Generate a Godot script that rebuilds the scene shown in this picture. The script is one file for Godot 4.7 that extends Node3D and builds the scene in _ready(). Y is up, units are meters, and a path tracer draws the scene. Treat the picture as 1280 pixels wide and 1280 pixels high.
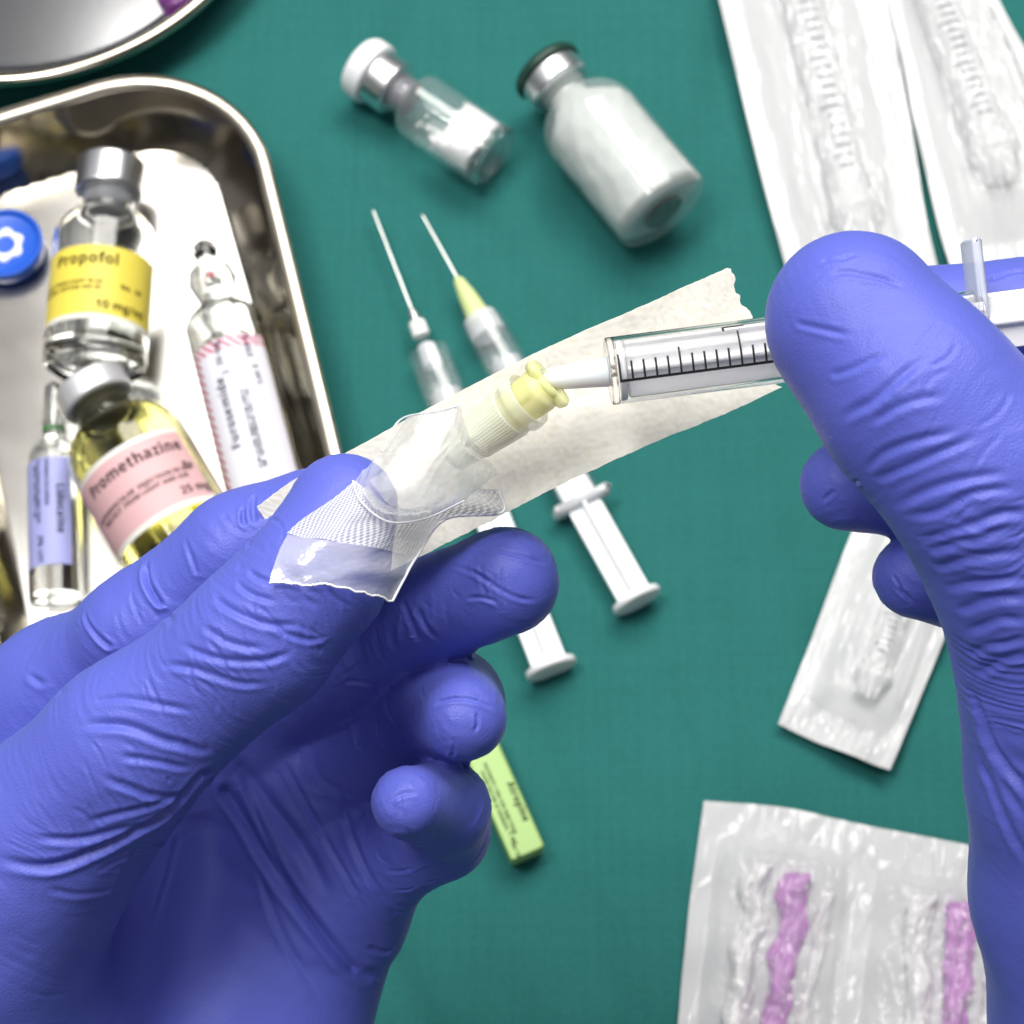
extends Node3D
# A close-up of two gloved hands drawing up a syringe above a green drape with vials, ampoules and a steel tray.

const T := 0.268          # half height of the frame at one metre
const DIST := 0.48        # camera to the middle of the drape
const MM := 0.001
const FOCUS := 0.256
var C := Vector3(0, DIST * sin(deg_to_rad(70.0)), DIST * cos(deg_to_rad(70.0)))
var F := -C.normalized()
var R := Vector3.RIGHT
var U := Vector3.RIGHT.cross(F)

var glove: StandardMaterial3D
var glass: StandardMaterial3D
var clear_plastic: StandardMaterial3D
var milky: StandardMaterial3D
var pane: StandardMaterial3D
var glass_soft: StandardMaterial3D
var thin_plastic: StandardMaterial3D
var white_plastic: StandardMaterial3D
var alu: StandardMaterial3D
var steel: StandardMaterial3D
var ink: StandardMaterial3D
var paper_white: StandardMaterial3D
var film_mat: StandardMaterial3D
var wrap_content: StandardMaterial3D
var noise := FastNoiseLite.new()
var rng := RandomNumberGenerator.new()


func _ready() -> void:
	rng.seed = 7
	noise.seed = 11
	noise.noise_type = FastNoiseLite.TYPE_SIMPLEX
	noise.frequency = 1.0
	noise.fractal_type = FastNoiseLite.FRACTAL_NONE
	# ---- camera, surroundings, lamps, exposure
	var cam := Camera3D.new()
	cam.name = "camera"
	add_child(cam)
	cam.look_at_from_position(C, Vector3.ZERO, U)
	cam.near = 0.02
	cam.far = 20.0
	cam.fov = rad_to_deg(2.0 * atan(T))
	var lens := CameraAttributesPhysical.new()
	lens.frustum_focal_length = 12.0 / T
	lens.frustum_focus_distance = FOCUS
	lens.frustum_near = 0.02
	lens.frustum_far = 20.0
	lens.exposure_aperture = 28.0
	cam.attributes = lens
	cam.current = true
	var env := Environment.new()
	env.background_mode = Environment.BG_COLOR
	env.background_color = lin(0.095, 0.098, 0.105)
	env.tonemap_mode = Environment.TONE_MAPPER_LINEAR
	env.tonemap_exposure = 0.95
	env.sdfgi_enabled = true
	env.ssao_enabled = true
	env.ssil_enabled = true
	var we := WorldEnvironment.new()
	we.name = "surroundings"
	we.environment = env
	add_child(we)
	lamp("softbox_light", Vector3(0.12, 0.95, -0.52), Vector3(0.0, 0.05, 0.0), Vector2(0.86, 0.52), Color(1.0, 0.985, 0.96), 1.45)
	lamp("top_light", Vector3(-0.30, 0.98, -0.07), Vector3(0.0, 0.1, 0.0), Vector2(0.28, 0.28), Color(1.0, 0.99, 0.97), 0.66)
	lamp("front_light", Vector3(-0.05, 0.95, 0.60), Vector3(0.0, 0.1, 0.0), Vector2(0.5, 0.5), Color(0.97, 0.98, 1.0), 0.10)
	lamp("side_light", Vector3(-0.85, 0.75, -0.35), Vector3(0.0, 0.1, 0.0), Vector2(0.8, 0.8), Color(0.97, 0.98, 1.0), 0.08)

	make_materials()
	drape()
	round_dish()
	tray()
	blue_cap()
	tray_vials()
	cloth_vials()
	cloth_syringes()
	green_label()
	pouches()
	left_hand()
	right_hand()
	package()
	needle_and_cap()
	held_syringe()


# ------------------------------------------------------------------ helpers
func lamp(called: String, from: Vector3, to: Vector3, size: Vector2, colour: Color, energy: float) -> void:
	var l := AreaLight3D.new()
	l.name = called
	l.area_size = size
	l.light_color = colour
	l.light_energy = energy
	l.shadow_enabled = true
	l.area_range = 6.0
	l.area_attenuation = 2.0
	add_child(l)
	l.look_at_from_position(from, to, Vector3(0, 0, -1))


func lin(r: float, g: float, b: float, a := 1.0) -> Color:
	var c := Color(r, g, b).linear_to_srgb()
	c.a = a
	return c


func P(px: float, py: float, z_mm: float) -> Vector3:      # the point z_mm in front of the lens along that sight line
	return C + (F + R * ((px - 640.0) / 640.0 * T) + U * ((640.0 - py) / 640.0 * T)) * (z_mm * MM)


func G(px: float, py: float, h_mm := 0.0) -> Vector3:      # the point at that height above the drape
	var d := F + R * ((px - 640.0) / 640.0 * T) + U * ((640.0 - py) / 640.0 * T)
	return C + d * ((h_mm * MM - C.y) / d.y)


func mm_per_px(p: Vector3) -> float:
	return (p - C).dot(F) * T / 640.0 * 1000.0


func to_px(p: Vector3) -> Vector3:
	var d := p - C
	var z := d.dot(F)
	return Vector3(640.0 + 640.0 * d.dot(R) / z / T, 640.0 - 640.0 * d.dot(U) / z / T, z)


func thing(called: String, label: String, category: String, group := "") -> Node3D:
	var o := Node3D.new()
	o.name = called
	add_child(o, true)
	tag(o, label, category, group)
	return o


func tag(o: Node3D, label: String, category: String, group := "") -> void:
	o.set_meta("label", label)
	o.set_meta("category", category)
	if group:
		o.set_meta("group", group)


func put(called: String, mesh: Mesh, mat: Material, parent: Node3D, at := Transform3D()) -> MeshInstance3D:
	var o := MeshInstance3D.new()
	o.name = called
	o.mesh = mesh
	o.material_override = null
	for i in mesh.get_surface_count():
		o.set_surface_override_material(i, mat)
	o.transform = at
	parent.add_child(o, true)
	return o


func normals_of(v: PackedVector3Array, idx: PackedInt32Array) -> PackedVector3Array:
	var n := PackedVector3Array()
	n.resize(v.size())
	for t in range(0, idx.size(), 3):
		var a := idx[t]
		var b := idx[t + 1]
		var c := idx[t + 2]
		var f := (v[c] - v[a]).cross(v[b] - v[a])      # clockwise fronts
		n[a] += f
		n[b] += f
		n[c] += f
	for i in n.size():
		n[i] = (n[i] * 1e6).normalized()
	return n


func mesh_of(v: PackedVector3Array, idx: PackedInt32Array, uv := PackedVector2Array(), n := PackedVector3Array()) -> ArrayMesh:
	var a := []
	a.resize(Mesh.ARRAY_MAX)
	a[Mesh.ARRAY_VERTEX] = v
	a[Mesh.ARRAY_INDEX] = idx
	a[Mesh.ARRAY_NORMAL] = n if n.size() else normals_of(v, idx)
	if uv.size():
		a[Mesh.ARRAY_TEX_UV] = uv
	var m := ArrayMesh.new()
	m.add_surface_from_arrays(Mesh.PRIMITIVE_TRIANGLES, a)
	return m


func outward(v: PackedVector3Array, idx: PackedInt32Array) -> PackedInt32Array:   # closed shapes: fronts to the outside
	var vol := 0.0
	var o := v[0]
	for t in range(0, idx.size(), 3):
		vol += (v[idx[t]] - o).dot((v[idx[t + 1]] - o).cross(v[idx[t + 2]] - o))
	if vol > 0.0:
		for t in range(0, idx.size(), 3):
			var k := idx[t]
			idx[t] = idx[t + 1]
			idx[t + 1] = k
	return idx


func bevel(p: Array, e: float) -> Array:                   # cuts the corners of a profile so that they catch light
	var out := [p[0]]
	for i in range(1, p.size() - 1):
		var a: Vector2 = p[i - 1] - p[i]
		var b: Vector2 = p[i + 1] - p[i]
		if a.length() < 1e-7 or b.length() < 1e-7:
			continue
		if absf(a.angle_to(b)) > 2.75:
			out.append(p[i])
			continue
		var ea := minf(e, a.length() * 0.4)
		var eb := minf(e, b.length() * 0.4)
		var p0: Vector2 = p[i] + a.normalized() * ea
		var p2: Vector2 = p[i] + b.normalized() * eb
		out.append(p0)
		out.append((p0 + p2) * 0.25 + p[i] * 0.5)
		out.append(p2)
	out.append(p[-1])
	return out


func lathe(profile: Array, segs := 40, closed := false, flute := 0.0, flutes := 0) -> ArrayMesh:   # (s, r) along y; closed joins the last ring to the first
	var v := PackedVector3Array()
	var uv := PackedVector2Array()
	var idx := PackedInt32Array()
	var rings := profile.size()
	for i in rings:
		var s: float = profile[i].x
		var r: float = maxf(profile[i].y, 1e-6)
		for j in segs:
			var th := TAU * j / segs
			var rr := r
			if flutes > 0:
				rr = r - flute * (0.5 + 0.5 * cos(th * flutes))
			v.append(Vector3(sin(th) * rr, s, cos(th) * rr))
			uv.append(Vector2(float(j) / segs, float(i) / rings))
	for i in (rings if closed else rings - 1):
		var i2 := (i + 1) % rings
		for j in segs:
			var j2 := (j + 1) % segs
			idx.append_array([i * segs + j, i2 * segs + j, i2 * segs + j2, i * segs + j, i2 * segs + j2, i * segs + j2])
	return mesh_of(v, outward(v, idx), uv)


func cyl_patch(r: float, th0: float, th1: float, s0: float, s1: float, nth := 16, ns := 1) -> ArrayMesh:   # a label wrapped on a round body
	var v := PackedVector3Array()
	var n := PackedVector3Array()
	var uv := PackedVector2Array()
	var idx := PackedInt32Array()
	for i in ns + 1:
		for j in nth + 1:
			var th := lerpf(th0, th1, float(j) / nth)
			v.append(Vector3(sin(th) * r, lerpf(s0, s1, float(i) / ns), cos(th) * r))
			n.append(Vector3(sin(th), 0, cos(th)))
			uv.append(Vector2(float(j) / nth, float(i) / ns))
	for i in ns:
		for j in nth:
			var a := i * (nth + 1) + j
			idx.append_array([a, a + nth + 2, a + 1, a, a + nth + 1, a + nth + 2])
	return mesh_of(v, idx, uv, n)


var font_cache := {}
func text_on(called: String, words: String, height: float, r: float, th: float, s: float, turn: float, mat: Material, parent: Node3D, bold := false, serif := false) -> void:
	# Lettering laid round a body of radius r. turn 0: letters upright with the cap on top, x to the right. (th, s) is the middle of the line.
	var key := "b" if bold else "r"
	if not font_cache.has(key):
		var f := SystemFont.new()
		f.font_names = PackedStringArray(["Droid Sans"])
		f.font_weight = 700 if bold else 400
		font_cache[key] = f
	var tm := TextMesh.new()
	tm.text = words
	tm.font = font_cache[key]
	tm.font_size = 32
	tm.pixel_size = 0.01
	tm.depth = 0.01
	tm.curve_step = 2.0
	var a := tm.surface_get_arrays(0)
	var v: PackedVector3Array = a[Mesh.ARRAY_VERTEX]
	var nn := PackedVector3Array()
	for i in v.size():
		v[i] *= height / 0.24
		v[i].z = 0.00001
		var q := Vector2(v[i].x, v[i].y).rotated(turn)
		var lift := 0.00008 + v[i].z
		if r > 0.0:
			var t := th - q.x / r
			v[i] = Vector3(sin(t) * (r + lift), s - q.y, cos(t) * (r + lift))
			nn.append(Vector3(sin(t), 0, cos(t)))
		else:
			v[i] = Vector3(th - q.x, s - q.y, lift)
			nn.append(Vector3(0, 0, 1))
	var idx: PackedInt32Array
	if a[Mesh.ARRAY_INDEX] != null:
		idx = a[Mesh.ARRAY_INDEX]
	else:
		idx = PackedInt32Array(range(v.size()))
	put(called, mesh_of(v, idx, PackedVector2Array(), nn), mat, parent)


func lying(a: Vector3, b: Vector3, facing := Vector3.ZERO) -> Transform3D:      # y runs from a to b, z up or towards facing
	var y := (b - a).normalized()
	var z := (facing - a) if facing != Vector3.ZERO else Vector3.UP
	z = (z - y * z.dot(y)).normalized()
	return Transform3D(Basis(y.cross(z), y, z), a)


func catmull(p0: Vector3, p1: Vector3, p2: Vector3, p3: Vector3, t: float) -> Vector3:
	return 0.5 * ((2.0 * p1) + (p2 - p0) * t + (2.0 * p0 - 5.0 * p1 + 4.0 * p2 - p3) * t * t + (3.0 * p1 - p0 - 3.0 * p2 + p3) * t * t * t)


func along(row: Array, t: float) -> Vector3:
	var n := row.size() - 1
	var x := clampf(t, 0.0, 1.0) * n
	var i := mini(int(x), n - 1)
	var p1: Vector3 = row[i]
	var p2: Vector3 = row[i + 1]
	var p0: Vector3 = row[i - 1] if i > 0 else p1 * 2.0 - p2
	var p3: Vector3 = row[i + 2] if i + 2 <= n else p2 * 2.0 - p1
	return catmull(p0, p1, p2, p3, x - i)


func sheet(rows: Array, nu: int, nv: int, lift: Callable, thick := 0.0) -> ArrayMesh:
	# A sheet through rows of points (u across a row, v from row to row), moved along its normal by lift(u, v); with thick, a closed slab.
	var v := PackedVector3Array()
	var uv := PackedVector2Array()
	for i in nv + 1:
		for j in nu + 1:
			var col := []
			for row in rows:
				col.append(along(row, float(j) / nu))
			v.append(along(col, float(i) / nv))
			uv.append(Vector2(float(j) / nu, float(i) / nv))
	var idx := PackedInt32Array()
	for i in nv:
		for j in nu:
			var a := i * (nu + 1) + j
			idx.append_array([a, a + 1, a + nu + 2, a, a + nu + 2, a + nu + 1])
	var n := normals_of(v, idx)
	var mid := v[v.size() / 2]
	if n[n.size() / 2].dot(C - mid) < 0.0:
		for t in range(0, idx.size(), 3):
			var k := idx[t]
			idx[t] = idx[t + 1]
			idx[t + 1] = k
		for i in n.size():
			n[i] = -n[i]
	for i in v.size():
		var h: float = lift.call(uv[i].x, uv[i].y)
		v[i] += n[i] * h
	if thick <= 0.0:
		return mesh_of(v, idx, uv)
	n = normals_of(v, idx)
	var count := v.size()
	var idx2 := idx.duplicate()
	for i in count:
		v.append(v[i] - n[i] * thick)
		uv.append(uv[i])
	for t in range(0, idx.size(), 3):
		idx2.append_array([idx[t] + count, idx[t + 2] + count, idx[t + 1] + count])
	var rim := PackedInt32Array()
	for j in nu + 1:
		rim.append(j)
	for i in range(1, nv + 1):
		rim.append(i * (nu + 1) + nu)
	for j in range(nu - 1, -1, -1):
		rim.append(nv * (nu + 1) + j)
	for i in range(nv - 1, 0, -1):
		rim.append(i * (nu + 1))
	var base := v.size()
	for k in rim:
		v.append(v[k])
		v.append(v[k + count])
		uv.append(uv[k])
		uv.append(uv[k])
	for k in rim.size():
		var a := base + k * 2
		var b := base + ((k + 1) % rim.size()) * 2
		idx2.append_array([a, b, a + 1, b, b + 1, a + 1])
	return mesh_of(v, idx2, uv)


func box_mesh(x: float, y: float, z: float, e: float) -> ArrayMesh:      # a chamfered box, x wide, y long, z thick, middle at 0
	var out := PackedVector3Array()
	var idx := PackedInt32Array()
	var hs := [Vector2(x / 2 - e, y / 2 - e), Vector2(x / 2, y / 2), Vector2(x / 2, y / 2), Vector2(x / 2 - e, y / 2 - e)]
	var zs := [-z / 2, -z / 2 + e, z / 2 - e, z / 2]
	for k in 4:
		var h: Vector2 = hs[k]
		var c := e
		for q in [Vector2(-h.x + c, -h.y), Vector2(h.x - c, -h.y), Vector2(h.x, -h.y + c), Vector2(h.x, h.y - c), Vector2(h.x - c, h.y), Vector2(-h.x + c, h.y), Vector2(-h.x, h.y - c), Vector2(-h.x, -h.y + c)]:
			out.append(Vector3(q.x, q.y, zs[k]))
	for k in 3:
		for j in 8:
			var j2 := (j + 1) % 8
			idx.append_array([k * 8 + j, k * 8 + j2, k * 8 + 8 + j2, k * 8 + j, k * 8 + 8 + j2, k * 8 + 8 + j])
	for j in range(1, 7):
		idx.append_array([0, j + 1, j, 24, 24 + j, 24 + j + 1])
	return mesh_of(out, outward(out, idx))


func mat(r: float, g: float, b: float, rough: float, metal := 0.0) -> StandardMaterial3D:
	var m := StandardMaterial3D.new()
	m.albedo_color = lin(r, g, b)
	m.roughness = rough
	m.metallic = metal
	return m


func noise_tex(freq: float, octaves: int, size := 512, kind := FastNoiseLite.TYPE_SIMPLEX_SMOOTH, ramp: Gradient = null, seed_ := 1) -> NoiseTexture2D:
	var f := FastNoiseLite.new()
	f.noise_type = kind
	f.frequency = freq
	f.fractal_octaves = octaves
	f.seed = seed_
	var t := NoiseTexture2D.new()
	t.noise = f
	t.width = size
	t.height = size
	t.seamless = true
	if ramp:
		t.color_ramp = ramp
	return t


func ramp_of(stops: Array, colours: Array) -> Gradient:
	var g := Gradient.new()
	g.offsets = PackedFloat32Array(stops)
	g.colors = PackedColorArray(colours)
	return g


func make_materials() -> void:
	glove = mat(0.092, 0.114, 0.50, 0.45)
	glove.metallic_specular = 0.38
	glove.heightmap_enabled = true
	glove.heightmap_texture = noise_tex(0.06, 3, 512, FastNoiseLite.TYPE_SIMPLEX_SMOOTH, null, 5)
	glove.heightmap_scale = 0.0055
	glove.uv1_triplanar = true
	glove.uv1_scale = Vector3(70, 70, 70)
	glove.rim_enabled = true
	glove.rim = 0.35
	glove.rim_tint = 0.6
	glass = mat(0.97, 0.985, 0.98, 0.0)
	glass.refraction_enabled = true
	glass.refraction_scale = 0.047
	glass.albedo_color.a = 0.0
	glass_soft = mat(1.0, 1.0, 1.0, 0.02)
	glass_soft.refraction_enabled = true
	glass_soft.refraction_scale = 0.03
	glass_soft.albedo_color.a = 0.0
	pane = mat(0.93, 0.96, 0.97, 0.04)
	pane.transparency = BaseMaterial3D.TRANSPARENCY_ALPHA
	pane.albedo_color.a = 0.05
	thin_plastic = mat(0.93, 0.95, 0.98, 0.10)
	thin_plastic.transparency = BaseMaterial3D.TRANSPARENCY_ALPHA
	thin_plastic.albedo_color.a = 0.05
	clear_plastic = mat(1.0, 1.0, 1.0, 0.03)
	clear_plastic.refraction_enabled = true
	clear_plastic.refraction_scale = 0.033
	clear_plastic.albedo_color.a = 0.0
	milky = mat(0.86, 0.88, 0.92, 0.32)
	milky.transparency = BaseMaterial3D.TRANSPARENCY_ALPHA
	milky.albedo_color.a = 0.62
	white_plastic = mat(0.84, 0.85, 0.88, 0.35)
	white_plastic.subsurf_scatter_enabled = true
	white_plastic.subsurf_scatter_strength = 0.1
	alu = mat(0.80, 0.81, 0.83, 0.33, 1.0)
	steel = mat(0.50, 0.455, 0.37, 0.13, 1.0)
	ink = mat(0.02, 0.02, 0.03, 0.6)
	paper_white = mat(0.55, 0.565, 0.58, 0.6)
	film_mat = mat(0.9, 0.92, 0.94, 0.18)
	film_mat.transparency = BaseMaterial3D.TRANSPARENCY_ALPHA
	film_mat.albedo_color.a = 0.12
	film_mat.metallic_specular = 0.5
	wrap_content = mat(0.78, 0.79, 0.81, 0.3)
	wrap_content.transparency = BaseMaterial3D.TRANSPARENCY_ALPHA
	wrap_content.albedo_color.a = 0.55


func drape() -> void:
	var m := mat(0.028, 0.172, 0.163, 0.85)
	m.metallic_specular = 0.2
	var size := 512
	var im := Image.create(size, size, false, Image.FORMAT_RGB8)
	var hi := Image.create(size, size, false, Image.FORMAT_L8)
	var r := RandomNumberGenerator.new()
	r.seed = 3
	var warp := PackedFloat32Array()
	var weft := PackedFloat32Array()
	for i in 128:
		warp.append(r.randf())
		weft.append(r.randf())
	for y in size:
		for x in size:
			var a := 0.5 + 0.5 * cos(TAU * x / 4.0)
			var b := 0.5 + 0.5 * cos(TAU * y / 4.0)
			var tx: float = warp[x / 4]
			var ty: float = weft[y / 4]
			var h := maxf(a * (0.7 + 0.5 * tx), b * (0.7 + 0.5 * ty)) * 0.8
			var c := 0.90 + 0.03 * tx + 0.03 * ty + r.randf() * 0.26 - 0.13
			im.set_pixel(x, y, Color(c, c, c))
			hi.set_pixel(x, y, Color(h, h, h))
	m.albedo_texture = ImageTexture.create_from_image(im)
	m.heightmap_enabled = true
	m.heightmap_texture = ImageTexture.create_from_image(hi)
	m.heightmap_scale = 0.008
	m.uv1_scale = Vector3(16, 16, 16)
	var n := 200
	var half := 0.42
	var v := PackedVector3Array()
	var uv := PackedVector2Array()
	var idx := PackedInt32Array()
	for i in n + 1:
		for j in n + 1:
			var x := lerpf(-half, half, float(j) / n)
			var z := lerpf(-half, half, float(i) / n)
			var w := noise.get_noise_2d(x * 9.0 + z * 2.0, z * 2.6 + 4.0)            # long soft folds along the drape
			var w2 := noise.get_noise_2d(x * 26.0 - z * 5.0 + 30.0, z * 7.0)
			var w3 := noise.get_noise_2d(x * 60.0, z * 48.0 + 9.0)
			var h := w * 0.0016 + w2 * 0.0013 + w3 * 0.0004
			var fold := pow(1.0 - absf(noise.get_noise_2d(x * 7.0 + z * 1.6 + 50.0, z * 2.2)), 7.0) + 0.7 * pow(1.0 - absf(noise.get_noise_2d(x * 11.0 - z * 2.0 + 80.0, z * 4.0)), 9.0)
			var free := smoothstep(-0.080, -0.040, x)      # pressed flat under the tray and the dish
			v.append(Vector3(x, -0.0006 + (h - fold * 0.0030) * free - 0.0006 * (1.0 - free), z))
			uv.append(Vector2(x, z))
	for i in n:
		for j in n:
			var a := i * (n + 1) + j
			idx.append_array([a, a + 1, a + n + 2, a, a + n + 2, a + n + 1])
	var o := put("surgical_drape", mesh_of(v, idx, uv), m, self)
	o.set_meta("kind", "structure")
	o.set_meta("label", "teal green woven surgical drape spread under everything")


# ------------------------------------------------------------------ steel ware
func rounded(corners: Array, radius: float, per := 12) -> PackedVector3Array:
	var out := PackedVector3Array()
	var n := corners.size()
	for i in n:
		var p: Vector3 = corners[i]
		var a: Vector3 = (corners[(i + n - 1) % n] - p).normalized()
		var b: Vector3 = (corners[(i + 1) % n] - p).normalized()
		var half := a.angle_to(b) / 2.0
		var d := radius / tan(half)
		var centre := p + (a + b).normalized() * (radius / sin(half))
		var from := p + a * d - centre
		var to := p + b * d - centre
		for k in per + 1:
			out.append(centre + from.slerp(to, float(k) / per))
	return out


func loops_mesh(loops: Array, fill: bool, shut := false) -> ArrayMesh:
	var v := PackedVector3Array()
	var idx := PackedInt32Array()
	var n: int = loops[0].size()
	for l in loops:
		v.append_array(l)
	var count := loops.size()
	for i in (count if shut else count - 1):
		var i2 := (i + 1) % count
		for j in n:
			var j2 := (j + 1) % n
			idx.append_array([i * n + j, i * n + j2, i2 * n + j2, i * n + j, i2 * n + j2, i2 * n + j])
	if fill:
		var mid := Vector3.ZERO
		for p in loops[0]:
			mid += p
		v.append(mid / n)
		for j in n:
			idx.append_array([v.size() - 1, (j + 1) % n, j])
	return mesh_of(v, idx)


func shifted(l: PackedVector3Array, out_mm: float, y_mm: float) -> PackedVector3Array:   # a loop moved outwards and set at a height
	var r := PackedVector3Array()
	var n := l.size()
	var sum := 0.0
	for i in n:
		var q := l[i]
		var w := l[(i + 1) % n]
		sum += q.x * w.z - w.x * q.z
	for i in n:
		var d := l[(i + 1) % n] - l[(i + n - 1) % n]
		d.y = 0
		var o := Vector3(d.z, 0, -d.x).normalized() * signf(sum)
		r.append(Vector3(l[i].x, y_mm * MM, l[i].z) + o * (out_mm * MM))
	return r


func tray() -> void:
	var t := thing("steel_tray", "rectangular stainless steel tray with rounded corner holding vials and ampoules", "tray")
	var fl := rounded([G(-64, 263, 1), G(254, 163, 1), G(452, 860, 1), G(70, 960, 1)], 0.019)
	var rm := rounded([G(-150, 192, 22), G(292, 63, 22), G(486, 872, 22), G(40, 1010, 22)], 0.033)
	var loops := [fl]
	for k in [0.06, 0.16, 0.4, 0.7, 0.97]:
		var l := PackedVector3Array()
		for i in fl.size():
			var p := fl[i].lerp(rm[i], k)
			p.y = (1.0 + 21.0 * pow(k, 0.86)) * MM
			l.append(p)
		loops.append(l)
	put("basin_wall", loops_mesh(loops, false), steel, t)
	var brushed := mat(0.42, 0.41, 0.395, 0.21, 1.0)
	brushed.roughness_texture = noise_tex(0.02, 4, 256, FastNoiseLite.TYPE_SIMPLEX_SMOOTH, ramp_of([0.0, 1.0], [Color(0.9, 0.9, 0.9), Color(1, 1, 1)]), 8)
	brushed.uv1_triplanar = true
	brushed.uv1_scale = Vector3(12, 12, 12)
	put("tray_floor", loops_mesh([shifted(fl, 0.0, 1.0), shifted(fl, -0.4, 1.0)], true), brushed, t)
	var rim_loops := [shifted(rm, -1.3, 21.0), shifted(rm, -0.9, 22.2), shifted(rm, 0.3, 22.7), shifted(rm, 1.8, 22.6), shifted(rm, 2.7, 21.9), shifted(rm, 2.9, 20.8), shifted(rm, 2.0, 20.2), shifted(rm, 0.0, 20.6)]
	var rs := mat(0.56, 0.515, 0.43, 0.28, 1.0)
	put("rolled_rim", loops_mesh(rim_loops, false, true), rs, t)


func round_dish() -> void:
	var t := thing("steel_dish", "round stainless steel dish cut off by the upper left corner", "dish")
	var mid := G(20, -178, 14)
	var r := (G(350, -178, 14) - mid).length()
	t.position = Vector3(mid.x, 0, mid.z)
	var s := mat(0.66, 0.67, 0.70, 0.14, 1.0)
	put("basin", lathe([Vector2(0.0012, 0.0), Vector2(0.0012, r * 0.80), Vector2(0.0016, r * 0.835), Vector2(0.004, r * 0.875), Vector2(0.012, r * 0.93), Vector2(0.0142, r * 0.955)], 128), s, t)
	put("rolled_rim", lathe([Vector2(0.0136, r * 0.945), Vector2(0.0149, r * 0.952), Vector2(0.0154, r * 0.972), Vector2(0.0149, r * 0.993), Vector2(0.0136, r * 1.0), Vector2(0.0122, r * 0.992), Vector2(0.0122, r * 0.962)], 128, true), steel, t)
	var c := thing("purple_cap", "small magenta purple cap at the edge of the round steel dish", "cap")
	c.position = G(213, -8, 1.4)
	put("cap_body", lathe(bevel([Vector2(0, 0), Vector2(0, 0.0042), Vector2(0.006, 0.0038), Vector2(0.006, 0)], 0.0006), 32), mat(0.22, 0.02, 0.25, 0.35), c)


func blue_cap() -> void:
	var t := thing("flip_off_cap", "bright blue round vial cap with a white hexagon ring, lying in the tray", "vial cap")
	var mid := G(8, 309, 5)
	t.position = Vector3(mid.x, 1.2 * MM, mid.z)
	var r := (G(56, 309, 5) - mid).length()
	put("cap_disc", lathe(bevel([Vector2(0, 0), Vector2(0, r * 0.9), Vector2(0.004, r), Vector2(0.0062, r), Vector2(0.0066, r * 0.93), Vector2(0.0054, r * 0.84), Vector2(0.005, r * 0.5), Vector2(0.005, 0)], 0.0005), 64), mat(0.008, 0.09, 0.55, 0.32), t)
	var v := PackedVector3Array()
	var idx := PackedInt32Array()
	var n := 48
	for k in 4:
		for j in n:
			var a := TAU * j / n
			var six := 1.0 + 0.10 * cos(6.0 * a)
			var rr: float = r * ([0.47 * six, 0.44 * six, 0.27, 0.25][k])
			v.append(Vector3(sin(a) * rr, [0.0049, 0.0056, 0.0056, 0.0049][k], cos(a) * rr))
	for k in 3:
		for j in n:
			var j2 := (j + 1) % n
			idx.append_array([k * n + j, k * n + j2, k * n + n + j2, k * n + j, k * n + n + j2, k * n + n + j])
	put("hexagon_ring", mesh_of(v, idx), mat(0.75, 0.8, 0.88, 0.4), t)


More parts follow.
